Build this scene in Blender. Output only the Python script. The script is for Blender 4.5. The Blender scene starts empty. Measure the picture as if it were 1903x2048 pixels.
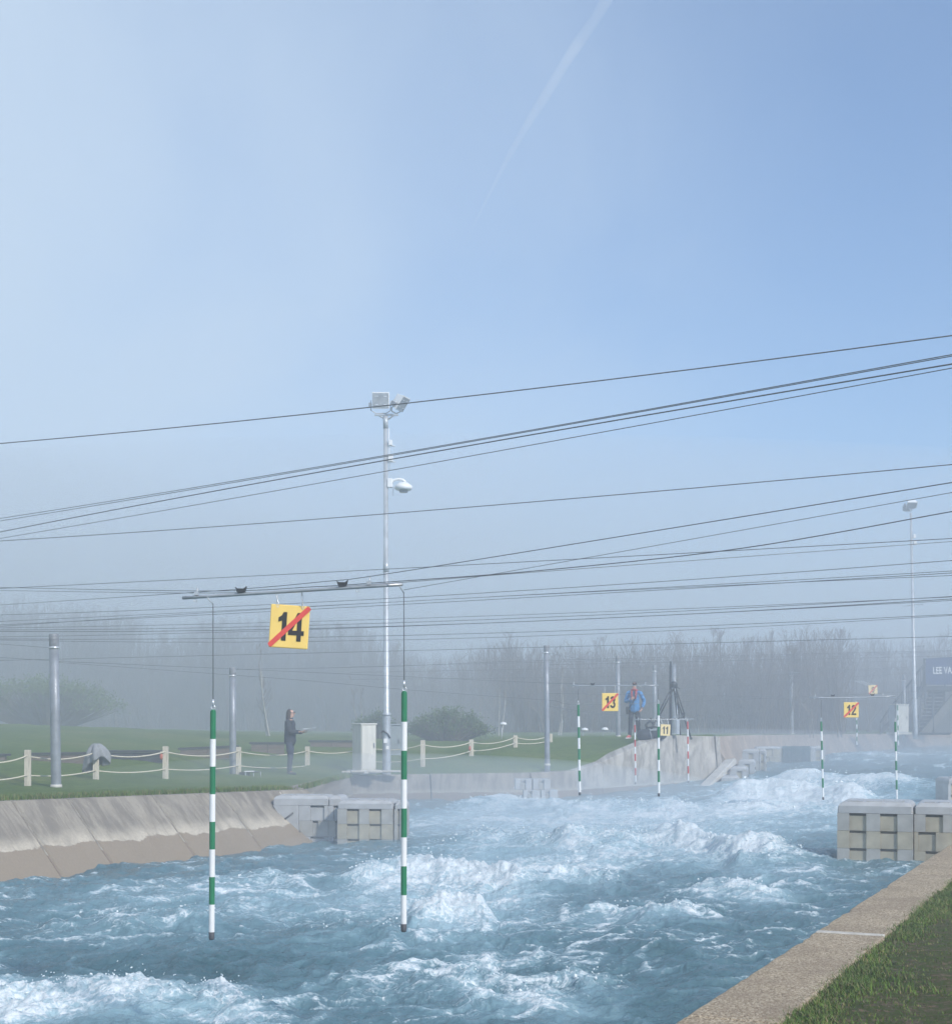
import bpy, bmesh, math, random
import numpy as np
from mathutils import Vector, Matrix, Quaternion

random.seed(11)
rng = np.random.default_rng(11)
scene = bpy.context.scene
C = scene.collection

# ------------------------------------------------------------------ camera, sky, sun, exposure
F, EYE, HX, HY = 3000.0, 1.7, 951.5, 1430.0          # focal length and horizon in photo pixels
cam_d = bpy.data.cameras.new('camera')
cam_d.sensor_fit = 'HORIZONTAL'; cam_d.sensor_width = 36.0
cam_d.lens = 36.0 * F / 1903.0
cam_d.shift_y = (HY - 1024.0) / 1903.0
cam_d.clip_start = 0.1; cam_d.clip_end = 9000.0
cam = bpy.data.objects.new('camera', cam_d); C.objects.link(cam)
cam.location = (0, 0, EYE); cam.rotation_euler = (math.radians(90), 0, 0)
scene.camera = cam

SUN_AZ, SUN_EL = math.radians(138), math.radians(35)   # clockwise from +Y (view direction)
world = bpy.data.worlds.new('World'); scene.world = world; world.use_nodes = True
wt = world.node_tree; wt.nodes.clear()
w_out = wt.nodes.new('ShaderNodeOutputWorld'); w_bg = wt.nodes.new('ShaderNodeBackground')
w_sky = wt.nodes.new('ShaderNodeTexSky'); w_sky.sky_type = 'NISHITA'; w_sky.sun_disc = False
w_sky.sun_elevation = SUN_EL; w_sky.sun_rotation = SUN_AZ
w_sky.air_density = 1.0; w_sky.dust_density = 0.3; w_sky.ozone_density = 3.0
w_tc = wt.nodes.new('ShaderNodeTexCoord')
w_dot = wt.nodes.new('ShaderNodeVectorMath'); w_dot.operation = 'DOT_PRODUCT'
w_dot.inputs[1].default_value = (-0.985, 0.12, -0.12)
w_nz = wt.nodes.new('ShaderNodeTexNoise'); w_nz.inputs['Scale'].default_value = 5.0; w_nz.inputs['Distortion'].default_value = 0.6
w_nz.inputs['Detail'].default_value = 5; w_nz.inputs['Roughness'].default_value = 0.5
w_m1 = wt.nodes.new('ShaderNodeMath'); w_m1.operation = 'MULTIPLY_ADD'
w_m1.inputs[1].default_value = 0.34; w_m1.inputs[2].default_value = -0.17
w_add = wt.nodes.new('ShaderNodeMath'); w_add.operation = 'ADD'
w_map = wt.nodes.new('ShaderNodeMapRange'); w_map.interpolation_type = 'SMOOTHSTEP'
w_map.inputs['From Min'].default_value = -0.22; w_map.inputs['From Max'].default_value = 0.42
w_map.inputs['To Min'].default_value = 0.08; w_map.inputs['To Max'].default_value = 0.86
w_mix = wt.nodes.new('ShaderNodeMix'); w_mix.data_type = 'RGBA'
w_mix.inputs['B'].default_value = (5.6, 6.75, 8.0, 1)      # thin high mist lying over the left of the sky
wt.links.new(w_tc.outputs['Generated'], w_dot.inputs[0]); wt.links.new(w_tc.outputs['Generated'], w_nz.inputs['Vector'])
wt.links.new(w_nz.outputs['Fac'], w_m1.inputs[0]); wt.links.new(w_m1.outputs[0], w_add.inputs[0])
wt.links.new(w_dot.outputs['Value'], w_add.inputs[1]); wt.links.new(w_add.outputs[0], w_map.inputs['Value'])
wt.links.new(w_map.outputs['Result'], w_mix.inputs['Factor'])
w_tint = wt.nodes.new('ShaderNodeMix'); w_tint.data_type = 'RGBA'; w_tint.blend_type = 'MULTIPLY'; w_tint.inputs['Factor'].default_value = 1.0
w_tint.inputs['B'].default_value = (0.80, 1.12, 1.38, 1)
wt.links.new(w_sky.outputs['Color'], w_tint.inputs['A']); wt.links.new(w_tint.outputs['Result'], w_mix.inputs['A'])
wt.links.new(w_mix.outputs['Result'], w_bg.inputs['Color'])
w_bg.inputs['Strength'].default_value = 0.12
wt.links.new(w_bg.outputs['Background'], w_out.inputs['Surface'])

sun_d = bpy.data.lights.new('sun', 'SUN'); sun_d.energy = 4.6; sun_d.angle = math.radians(4.0)
sun_d.color = (1.0, 0.95, 0.87)
sun = bpy.data.objects.new('sun', sun_d); C.objects.link(sun)
sv = Vector((math.sin(SUN_AZ) * math.cos(SUN_EL), math.cos(SUN_AZ) * math.cos(SUN_EL), math.sin(SUN_EL)))
sun.rotation_euler = sv.to_track_quat('Z', 'Y').to_euler(); sun.location = sv * 60

scene.view_settings.view_transform = 'Standard'; scene.view_settings.look = 'None'
scene.view_settings.exposure = 0.0; scene.view_settings.gamma = 1.0
scene.view_settings.use_curve_mapping = False
scene.render.engine = 'CYCLES'
cy = scene.cycles
cy.use_denoising = True
try: cy.denoiser = 'OPENIMAGEDENOISE'; cy.denoising_input_passes = 'RGB_ALBEDO_NORMAL'
except Exception: pass
cy.max_bounces = 6; cy.diffuse_bounces = 3; cy.glossy_bounces = 3; cy.transmission_bounces = 3
cy.volume_bounces = 2; cy.transparent_max_bounces = 8
cy.caustics_reflective = False; cy.caustics_refractive = False
cy.use_adaptive_sampling = True; cy.adaptive_threshold = 0.02

HAZE_DENSITY = 0.0085

# ------------------------------------------------------------------ helpers
def P(x, y, s):
    """photo pixel x, y seen at a scale of s pixels per metre -> world point"""
    return Vector(((x - HX) / s, F / s, EYE + (HY - y) / s))

class MB:
    """collects vertices and faces of ONE mesh"""
    def __init__(self): self.v = []; self.f = []; self.mi = []; self.sm = []
    def add(self, vs, fs, mi=0, sm=False):
        o = len(self.v); self.v += [tuple(p) for p in vs]
        for f in fs: self.f.append(tuple(i + o for i in f)); self.mi.append(mi); self.sm.append(sm)
    def box(self, c, s, mi=0, rot=None):
        hx, hy, hz = s[0] / 2, s[1] / 2, s[2] / 2
        vs = [Vector((x * hx, y * hy, z * hz)) for z in (-1, 1) for y in (-1, 1) for x in (-1, 1)]
        if rot is not None: vs = [rot @ p for p in vs]
        c = Vector(c)
        self.add([p + c for p in vs], [(0, 2, 3, 1), (4, 5, 7, 6), (0, 1, 5, 4), (2, 6, 7, 3), (0, 4, 6, 2), (1, 3, 7, 5)], mi)
    def box2(self, a, b, mi=0):
        self.box([(a[i] + b[i]) / 2 for i in range(3)], [abs(b[i] - a[i]) for i in range(3)], mi)
    def tube(self, pts, rad, n=8, caps=True, mi=0, sm=True):
        pts = [Vector(p) for p in pts]; m = len(pts)
        if not hasattr(rad, '__len__'): rad = [rad] * m
        t0 = (pts[1] - pts[0]).normalized()
        up = Vector((0, 0, 1)) if abs(t0.z) < 0.9 else Vector((1, 0, 0))
        u = t0.cross(up).normalized(); vs = []
        for i in range(m):
            t = (pts[min(i + 1, m - 1)] - pts[max(i - 1, 0)])
            t = t.normalized() if t.length > 1e-9 else t0
            u = (u - t * u.dot(t)); u = u.normalized() if u.length > 1e-6 else t.orthogonal().normalized()
            w = t.cross(u)
            for k in range(n):
                a = 2 * math.pi * k / n
                vs.append(pts[i] + (u * math.cos(a) + w * math.sin(a)) * rad[i])
        fs = [(i * n + k, i * n + (k + 1) % n, (i + 1) * n + (k + 1) % n, (i + 1) * n + k) for i in range(m - 1) for k in range(n)]
        self.add(vs, fs, mi, sm)
        if caps and n > 2:
            o = len(self.v) - m * n
            self.f.append(tuple(o + k for k in reversed(range(n)))); self.mi.append(mi); self.sm.append(False)
            self.f.append(tuple(o + (m - 1) * n + k for k in range(n))); self.mi.append(mi); self.sm.append(False)
    def prism(self, poly, d, mi=0):
        """poly: 3D points of the front outline, d: extrusion vector"""
        n = len(poly); d = Vector(d); poly = [Vector(p) for p in poly]
        vs = poly + [p + d for p in poly]
        fs = [tuple(range(n)), tuple(reversed(range(n, 2 * n)))] + [(i, n + i, n + (i + 1) % n, (i + 1) % n) for i in range(n)]
        self.add(vs, fs, mi)
    def ell(self, c, r, nu=10, nv=7, mi=0, rot=None):
        c = Vector(c); vs = []; fs = []
        for j in range(nv + 1):
            ph = math.pi * j / nv
            for i in range(nu):
                th = 2 * math.pi * i / nu
                p = Vector((r[0] * math.sin(ph) * math.cos(th), r[1] * math.sin(ph) * math.sin(th), r[2] * math.cos(ph)))
                vs.append(c + (rot @ p if rot is not None else p))
        for j in range(nv):
            for i in range(nu):
                fs.append((j * nu + i, (j + 1) * nu + i, (j + 1) * nu + (i + 1) % nu, j * nu + (i + 1) % nu))
        self.add(vs, fs, mi, True)
    def torus(self, c, R, r, axis, n=10, m=5, sx=1.0, mi=0):
        c = Vector(c); q = Vector((0, 0, 1)).rotation_difference(Vector(axis)); vs = []; fs = []
        for i in range(n):
            a = 2 * math.pi * i / n
            for j in range(m):
                b = 2 * math.pi * j / m
                p = Vector(((R + r * math.cos(b)) * math.cos(a) * sx, (R + r * math.cos(b)) * math.sin(a), r * math.sin(b)))
                vs.append(c + q @ p)
        for i in range(n):
            for j in range(m):
                fs.append((i * m + j, ((i + 1) % n) * m + j, ((i + 1) % n) * m + (j + 1) % m, i * m + (j + 1) % m))
        self.add(vs, fs, mi, True)
    def mesh(self, name, mats, bevel=0.0, seg=2):
        me = bpy.data.meshes.new(name); me.from_pydata(self.v, [], self.f)
        if not isinstance(mats, (list, tuple)): mats = [mats]
        for m in mats: me.materials.append(m)
        me.polygons.foreach_set('material_index', self.mi); me.polygons.foreach_set('use_smooth', self.sm)
        bm = bmesh.new(); bm.from_mesh(me)
        bmesh.ops.recalc_face_normals(bm, faces=bm.faces)
        if bevel > 0:
            ed = [e for e in bm.edges if len(e.link_faces) == 2 and e.calc_face_angle(0) > 0.6]
            bmesh.ops.bevel(bm, geom=ed, offset=bevel, segments=seg, affect='EDGES', profile=0.5, clamp_overlap=True)
        bm.to_mesh(me); bm.free(); me.update()
        return me
    def build(self, name, mats, parent=None, loc=(0, 0, 0), bevel=0.0, seg=2):
        o = bpy.data.objects.new(name, self.mesh(name, mats, bevel, seg)); C.objects.link(o)
        o.location = loc
        if parent is not None: o.parent = parent
        return o

def tag(o, label=None, cat=None, group=None, kind=None):
    if label: o['label'] = label
    if cat: o['category'] = cat
    if group: o['group'] = group
    if kind: o['kind'] = kind
    return o

def thing(name, label, cat, loc=(0, 0, 0), rotz=0.0, group=None):
    o = bpy.data.objects.new(name, None); C.objects.link(o); o.empty_display_size = 0.2
    o.location = loc; o.rotation_euler = (0, 0, rotz)
    return tag(o, label, cat, group)

def link_mesh(name, me, parent=None, loc=(0, 0, 0), rotz=0.0, scale=None):
    o = bpy.data.objects.new(name, me); C.objects.link(o); o.location = loc; o.rotation_euler = (0, 0, rotz)
    if scale: o.scale = scale
    if parent is not None: o.parent = parent
    return o

def copy_tree(root, loc, rotz=0.0, label=None, scale=None):
    r = root.copy(); C.objects.link(r); r.location = loc; r.rotation_euler = (0, 0, rotz)
    if scale: r.scale = scale
    if label: r['label'] = label
    for ch in list(root.children):
        c = ch.copy(); C.objects.link(c); c.parent = r
        for g in list(ch.children):
            d = g.copy(); C.objects.link(d); d.parent = c
    return r

# ---- noise
_perm = np.random.default_rng(3).permutation(256); _perm = np.concatenate([_perm, _perm, _perm])
_ang = np.random.default_rng(4).uniform(0, 2 * np.pi, 256); _gx, _gy = np.cos(_ang), np.sin(_ang)
def perlin(x, y):
    xf = np.floor(x); yf = np.floor(y); fx = x - xf; fy = y - yf
    xi = xf.astype(np.int64) & 255; yi = yf.astype(np.int64) & 255
    u = fx * fx * fx * (fx * (fx * 6 - 15) + 10); v = fy * fy * fy * (fy * (fy * 6 - 15) + 10)
    def g(ix, iy, dx, dy):
        h = _perm[_perm[ix] + iy]; return _gx[h] * dx + _gy[h] * dy
    a = g(xi, yi, fx, fy); b = g(xi + 1, yi, fx - 1, fy); c = g(xi, yi + 1, fx, fy - 1); d = g(xi + 1, yi + 1, fx - 1, fy - 1)
    return ((a + u * (b - a)) * (1 - v) + (c + u * (d - c)) * v) * 1.5
def fbm(x, y, o=4, lac=2.03, gain=0.5):
    s = 0; a = 1; n = 0
    for i in range(o): s = s + a * perlin(x + 17.3 * i, y - 9.1 * i); n += a; a *= gain; x = x * lac; y = y * lac
    return s / n
def ridged(x, y, o=4):
    s = 0; a = 1; n = 0
    for i in range(o): s = s + a * (1 - np.abs(perlin(x + 31.7 * i, y + 11.9 * i)) * 1.6); n += a; a *= 0.55; x = x * 2.1; y = y * 2.1
    return s / n
def sstep(a, b, x):
    t = np.clip((x - a) / (b - a), 0, 1); return t * t * (3 - 2 * t)

class RBF:
    def __init__(self, pts, vals, smooth=0.02):
        self.p = np.array(pts, float); v = np.array(vals, float); n = len(v)
        K = np.linalg.norm(self.p[:, None] - self.p[None], axis=2) + np.eye(n) * -smooth
        A = np.zeros((n + 3, n + 3)); A[:n, :n] = K; A[:n, n] = 1; A[:n, n + 1:] = self.p; A[n, :n] = 1; A[n + 1:, :n] = self.p.T
        self.w = np.linalg.solve(A, np.concatenate([v, [0, 0, 0]]))
    def __call__(self, x, y):
        x = np.asarray(x, float); y = np.asarray(y, float); r = np.zeros_like(x) + self.w[-3] + self.w[-2] * x + self.w[-1] * y
        for (px, py), w in zip(self.p, self.w): r = r + w * np.sqrt((x - px) ** 2 + (y - py) ** 2)
        return r

# ---- materials
def new_mat(name):
    m = bpy.data.materials.new(name); m.use_nodes = True; t = m.node_tree
    return m, t, t.nodes['Principled BSDF']
def N(t, typ, **kw):
    n = t.nodes.new(typ)
    for k, v in kw.items():
        if hasattr(n, k) and k not in n.inputs: setattr(n, k, v)
        else: n.inputs[k].default_value = v
    return n
def c4(c): return (c[0], c[1], c[2], 1.0)
def noise_node(t, vec, scale, detail=6, rough=0.55, dist=0.0):
    n = N(t, 'ShaderNodeTexNoise'); n.inputs['Scale'].default_value = scale; n.inputs['Detail'].default_value = detail
    n.inputs['Roughness'].default_value = rough; n.inputs['Distortion'].default_value = dist
    t.links.new(vec, n.inputs['Vector']); return n.outputs['Fac']
def ramp(t, fac, stops, interp='LINEAR'):
    r = N(t, 'ShaderNodeValToRGB'); r.color_ramp.interpolation = interp; el = r.color_ramp.elements
    while len(el) > 1: el.remove(el[-1])
    el[0].position = stops[0][0]; el[0].color = c4(stops[0][1])
    for p, c in stops[1:]: e = el.new(p); e.color = c4(c)
    t.links.new(fac, r.inputs['Fac']); return r.outputs['Color']
def mixc(t, fac, a, b, blend='MIX'):
    m = N(t, 'ShaderNodeMix'); m.data_type = 'RGBA'; m.blend_type = blend
    for s, v in (('Factor', fac), ('A', a), ('B', b)):
        sock = m.inputs[s] if s == 'Factor' else [i for i in m.inputs if i.name == s and i.type == 'RGBA'][0]
        if isinstance(v, bpy.types.NodeSocket): t.links.new(v, sock)
        elif s == 'Factor': sock.default_value = v
        else: sock.default_value = c4(v)
    return [o for o in m.outputs if o.type == 'RGBA'][0]
def math_n(t, op, a, b=None, c=None, clamp=False):
    m = N(t, 'ShaderNodeMath'); m.operation = op; m.use_clamp = clamp
    for i, v in enumerate((a, b, c)):
        if v is None: continue
        if isinstance(v, bpy.types.NodeSocket): t.links.new(v, m.inputs[i])
        else: m.inputs[i].default_value = v
    return m.outputs[0]
def mrange(t, v, a, b, c=0.0, d=1.0, smooth=True):
    m = N(t, 'ShaderNodeMapRange'); m.interpolation_type = 'SMOOTHSTEP' if smooth else 'LINEAR'
    t.links.new(v, m.inputs['Value'])
    for k, x in (('From Min', a), ('From Max', b), ('To Min', c), ('To Max', d)): m.inputs[k].default_value = x
    return m.outputs['Result']
def bump(t, h, strength, dist, b):
    n = N(t, 'ShaderNodeBump'); n.inputs['Strength'].default_value = strength; n.inputs['Distance'].default_value = dist
    t.links.new(h, n.inputs['Height']); t.links.new(n.outputs['Normal'], b.inputs['Normal']); return n
def coords(t, world_space=False):
    if world_space: return N(t, 'ShaderNodeNewGeometry').outputs['Position']
    return N(t, 'ShaderNodeTexCoord').outputs['Object']

def M(name, col, rough=0.6, var=0.18, scale=9.0, metal=0.0, bmp=0.15, bdist=0.01, col2=None, spec=0.5, stretch=None):
    m, t, b = new_mat(name); v = coords(t)
    if stretch:
        mp = N(t, 'ShaderNodeMapping'); mp.inputs['Scale'].default_value = stretch; t.links.new(v, mp.inputs['Vector']); v = mp.outputs['Vector']
    n = noise_node(t, v, scale, 7)
    lo = tuple(x * (1 - var) for x in col); hi = tuple(min(1, x * (1 + var)) for x in (col2 or col))
    t.links.new(ramp(t, n, [(0.3, lo), (0.7, hi)]), b.inputs['Base Color'])
    n2 = noise_node(t, v, scale * 5, 4)
    t.links.new(mrange(t, n2, 0.2, 0.8, max(0.03, rough - 0.12), min(1, rough + 0.12)), b.inputs['Roughness'])
    b.inputs['Metallic'].default_value = metal; b.inputs['Specular IOR Level'].default_value = spec
    if bmp > 0: bump(t, n2, bmp, bdist, b)
    return m

def concrete(name, base, dark, lime, wet, z_line, z_wob=0.12, lime_h=0.16, along=(1, 0, 0), dirt=0.6):
    """board-marked concrete with streaks, a lime band at the old water mark and a brown film below it"""
    m, t, b = new_mat(name); g = coords(t, True)
    sep = N(t, 'ShaderNodeSeparateXYZ'); t.links.new(g, sep.inputs[0])
    dt = N(t, 'ShaderNodeVectorMath'); dt.operation = 'DOT_PRODUCT'; t.links.new(g, dt.inputs[0]); dt.inputs[1].default_value = along
    cb = N(t, 'ShaderNodeCombineXYZ'); t.links.new(dt.outputs['Value'], cb.inputs[0])
    mp = N(t, 'ShaderNodeMapping'); mp.inputs['Scale'].default_value = (1.0, 1.0, 0.30); t.links.new(cb.outputs[0], mp.inputs['Vector']); t.links.new(sep.outputs['Z'], cb.inputs[2])
    n_st = noise_node(t, mp.outputs['Vector'], 4.5, 10, 0.68, 0.5)
    n_big = noise_node(t, g, 0.9, 6, 0.6)
    n_f = noise_node(t, g, 26, 6, 0.7)
    c = mixc(t, mrange(t, n_st, 0.40, 0.60), dark, base)
    n_dr = noise_node(t, mp.outputs['Vector'], 16, 6, 0.7, 0.2)
    c = mixc(t, mrange(t, n_dr, 0.56, 0.72, 0, 0.55), c, tuple(x * 0.55 for x in dark))
    c = mixc(t, mrange(t, n_dr, 0.30, 0.42, 0.45, 0), c, lime)
    c = mixc(t, mrange(t, n_big, 0.45, 0.75, 0, dirt), c, dark)
    n_w = noise_node(t, g, 2.3, 6, 0.6)
    wob = math_n(t, 'MULTIPLY_ADD', n_w, z_wob * 2, -z_wob)
    zz = math_n(t, 'ADD', sep.outputs['Z'], wob)
    lim = mrange(t, zz, z_line, z_line + lime_h, 1, 0)
    n_l = noise_node(t, mp.outputs['Vector'], 5, 5, 0.6)
    lim = math_n(t, 'MULTIPLY', lim, mrange(t, n_l, 0.3, 0.55, 0.25, 1.0))
    c = mixc(t, lim, c, lime)
    wetf = mrange(t, zz, z_line - 0.012, z_line + 0.004, 1, 0)
    c = mixc(t, math_n(t, 'MULTIPLY', wetf, 0.95), c, wet)
    c = mixc(t, mrange(t, n_f, 0.3, 0.75, 0.0, 0.35), c, tuple(x * 0.55 for x in base))
    peb = N(t, 'ShaderNodeTexVoronoi'); peb.inputs['Scale'].default_value = 22; t.links.new(g, peb.inputs['Vector'])
    fl = mrange(t, peb.outputs['Distance'], 0.06, 0.14, 0.5, 0.0)
    fl = math_n(t, 'MULTIPLY', fl, mrange(t, n_big, 0.42, 0.62, 0.0, 1.0))
    c = mixc(t, fl, c, lime)
    t.links.new(c, b.inputs['Base Color']); b.inputs['Roughness'].default_value = 0.85; b.inputs['Specular IOR Level'].default_value = 0.2
    h = math_n(t, 'MULTIPLY_ADD', n_f, 0.5, n_st); bump(t, h, 0.5, 0.03, b)
    return m

# colours
MAT = {}
MAT['galv'] = M('galvanised_steel', (0.46, 0.49, 0.52), 0.45, 0.2, 6, 0.35, 0.1)
MAT['galv_dark'] = M('weathered_steel', (0.27, 0.29, 0.32), 0.5, 0.2, 5, 0.3, 0.12)
MAT['post_top'] = M('dull_post_head', (0.22, 0.23, 0.25), 0.65, 0.2, 14, 0.1, 0.1)
MAT['bright'] = M('bright_steel', (0.8, 0.81, 0.83), 0.3, 0.1, 20, 0.6, 0.05)
MAT['white_housing'] = M('white_housing', (0.78, 0.79, 0.8), 0.4, 0.06, 10, 0, 0.03)
MAT['lens'] = M('lamp_glass', (0.30, 0.33, 0.36), 0.15, 0.2, 8, 0, 0.02)
MAT['dark_plastic'] = M('dark_plastic', (0.03, 0.033, 0.036), 0.45, 0.2, 20, 0, 0.05)
MAT['cable'] = M('steel_rope', (0.15, 0.16, 0.175), 0.5, 0.2, 60, 0.2, 0.0)
MAT['cord'] = M('dark_cord', (0.05, 0.055, 0.06), 0.7, 0.2, 60, 0, 0.0)
MAT['alu'] = M('aluminium_bar', (0.42, 0.44, 0.46), 0.4, 0.12, 14, 0.5, 0.03)
MAT['green'] = M('green_paint', (0.018, 0.19, 0.085), 0.38, 0.12, 12, 0, 0.03)
MAT['red'] = M('red_paint', (0.55, 0.05, 0.05), 0.4, 0.12, 12, 0, 0.03)
MAT['white'] = M('white_paint', (0.82, 0.82, 0.82), 0.4, 0.04, 12, 0, 0.03)
MAT['grey_cap'] = M('grey_rubber', (0.07, 0.075, 0.085), 0.7, 0.2, 20, 0, 0.05)
MAT['sign'] = M('yellow_sign_board', (0.90, 0.63, 0.17), 0.45, 0.05, 7, 0, 0.03)
MAT['sign_pale'] = M('faded_sign_board', (0.88, 0.68, 0.33), 0.45, 0.05, 7, 0, 0.03)
MAT['digit'] = M('black_print', (0.02, 0.018, 0.015), 0.5, 0.2, 12, 0, 0.0)
MAT['slash'] = M('red_tape', (0.72, 0.075, 0.06), 0.5, 0.08, 12, 0, 0.03)
MAT['wood_post'] = M('pale_timber', (0.50, 0.46, 0.38), 0.8, 0.3, 5, 0, 0.4, 0.01, None, 0.3, (6, 6, 0.7))
MAT['rope'] = M('cream_rope', (0.62, 0.57, 0.46), 0.85, 0.12, 40, 0, 0.3)
MAT['sleeper'] = M('timber_edging', (0.17, 0.135, 0.112), 0.85, 0.3, 4, 0, 0.4, 0.01, None, 0.3, (0.8, 4, 4))
MAT['sleeper_top'] = M('dark_coping', (0.045, 0.047, 0.05), 0.8, 0.3, 5, 0, 0.2)
MAT['sleeper_pale'] = M('pale_timber_side', (0.17, 0.16, 0.135), 0.85, 0.2, 4, 0, 0.2)
MAT['stair_panel'] = M('dull_green_panel', (0.12, 0.125, 0.118), 0.7, 0.2, 4, 0, 0.1)
MAT['cabinet'] = M('grey_cabinet_paint', (0.60, 0.58, 0.52), 0.55, 0.12, 3, 0, 0.05, 0.01, None, 0.4, (3, 3, 0.5))
MAT['cabinet_dark'] = M('blue_grey_cabinet_paint', (0.36, 0.40, 0.43), 0.55, 0.12, 3, 0, 0.05)
MAT['block'] = M('grey_plastic_block', (0.36, 0.355, 0.335), 0.6, 0.2, 4, 0, 0.12, 0.01, None, 0.4)
MAT['block_tan'] = M('algae_tinted_block', (0.38, 0.345, 0.265), 0.65, 0.22, 4, 0, 0.12, 0.01, None, 0.4)
MAT['block_cap'] = M('pale_block_cap', (0.41, 0.415, 0.42), 0.5, 0.12, 5, 0, 0.08)
MAT['slot'] = M('dark_grey_plastic', (0.10, 0.10, 0.10), 0.8, 0.2, 5, 0, 0.1)  # even dark grey for the block lugs and end plate stiffeners
MAT['beam'] = M('pale_concrete', (0.52, 0.50, 0.46), 0.85, 0.2, 3, 0, 0.3)
MAT['mortar'] = M('white_mortar', (0.52, 0.485, 0.43), 0.9, 0.2, 12, 0, 0.4)
MAT['jacket_blue'] = M('blue_fabric', (0.045, 0.21, 0.47), 0.75, 0.25, 8, 0, 0.4, 0.02)
MAT['jacket_dark'] = M('dark_navy_fabric', (0.028, 0.034, 0.045), 0.85, 0.25, 8, 0, 0.4, 0.02)
MAT['jeans'] = M('dark_denim', (0.045, 0.055, 0.085), 0.9, 0.25, 8, 0, 0.4, 0.02)
MAT['trousers'] = M('black_trousers', (0.02, 0.022, 0.03), 0.85, 0.25, 8, 0, 0.4, 0.02)
MAT['skin'] = M('skin', (0.55, 0.33, 0.25), 0.55, 0.08, 12, 0, 0.05)
MAT['hair'] = M('dark_brown_hair', (0.045, 0.028, 0.02), 0.6, 0.3, 25, 0, 0.3, 0.01, None, 0.5, (1, 1, .2))
MAT['scarf'] = M('dark_red_knit', (0.35, 0.045, 0.05), 0.9, 0.25, 20, 0, 0.4)
MAT['shoe_red'] = M('red_shoe', (0.50, 0.08, 0.08), 0.6, 0.2, 15, 0, 0.1)
MAT['shoe_dark'] = M('dark_shoe', (0.03, 0.03, 0.035), 0.6, 0.2, 15, 0, 0.1)
MAT['sole'] = M('white_sole', (0.75, 0.74, 0.72), 0.6, 0.06, 15, 0, 0.05)
MAT['paper'] = M('white_paper', (0.84, 0.84, 0.84), 0.7, 0.03, 8, 0, 0.0)
MAT['towel'] = M('grey_cloth', (0.25, 0.26, 0.275), 0.95, 0.15, 14, 0, 0.3)
MAT['orange'] = M('orange_red_marker', (0.45, 0.13, 0.09), 0.6, 0.12, 14, 0, 0.1)
MAT['navy'] = M('navy_banner', (0.015, 0.04, 0.13), 0.6, 0.15, 3, 0, 0.05)
MAT['steel_dark'] = M('dark_painted_steel', (0.045, 0.05, 0.06), 0.55, 0.2, 6, 0.2, 0.1)
MAT['tread'] = M('worn_stair_tread', (0.22, 0.22, 0.21), 0.7, 0.25, 6, 0.1, 0.2)
MAT['bark'] = M('grey_brown_bark', (0.13, 0.108, 0.088), 0.9, 0.3, 6, 0, 0.3)
MAT['twig'] = M('twig_bark', (0.125, 0.10, 0.085), 0.9, 0.35, 1.2, 0, 0.0, 0.01, (0.19, 0.155, 0.125))
MAT['birch'] = M('white_birch_bark', (0.40, 0.38, 0.35), 0.8, 0.35, 5, 0, 0.2, 0.01, None, 0.3, (1, 1, 3))

def leaf_mat(name, lo, hi):
    m, t, b = new_mat(name); v = coords(t)
    n = noise_node(t, v, 1.6, 5); oi = N(t, 'ShaderNodeNewGeometry')
    c = ramp(t, n, [(0.3, lo), (0.72, hi)])
    c = mixc(t, math_n(t, 'MULTIPLY', oi.outputs['Random Per Island'], 0.5), c, tuple(x * 1.7 for x in hi))
    t.links.new(c, b.inputs['Base Color']); b.inputs['Roughness'].default_value = 0.75
    b.inputs['Specular IOR Level'].default_value = 0.15
    return m
MAT['gorse'] = leaf_mat('dark_evergreen_leaf', (0.045, 0.080, 0.028), (0.105, 0.150, 0.055))
MAT['willow'] = leaf_mat('spring_green_leaf', (0.055, 0.10, 0.022), (0.125, 0.17, 0.045))

def lawn_mat():
    m, t, b = new_mat('lawn_grass'); g = coords(t, True)
    n1 = noise_node(t, g, 0.5, 6); n2 = noise_node(t, g, 7, 6, 0.7); n3 = noise_node(t, g, 60, 3, 0.7)
    c = ramp(t, n1, [(0.3, (0.080, 0.135, 0.018)), (0.5, (0.120, 0.180, 0.028)), (0.64, (0.17, 0.20, 0.05)), (0.80, (0.20, 0.185, 0.08))])
    c = mixc(t, mrange(t, n2, 0.35, 0.7, 0, 0.6), c, (0.045, 0.082, 0.018))
    c = mixc(t, mrange(t, n3, 0.5, 0.8, 0, 0.5), c, (0.14, 0.165, 0.06))
    t.links.new(c, b.inputs['Base Color']); b.inputs['Roughness'].default_value = 0.9; b.inputs['Specular IOR Level'].default_value = 0.1
    bump(t, math_n(t, 'MULTIPLY_ADD', n3, 0.5, n2), 0.8, 0.06, b); return m
MAT['lawn'] = lawn_mat()
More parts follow.
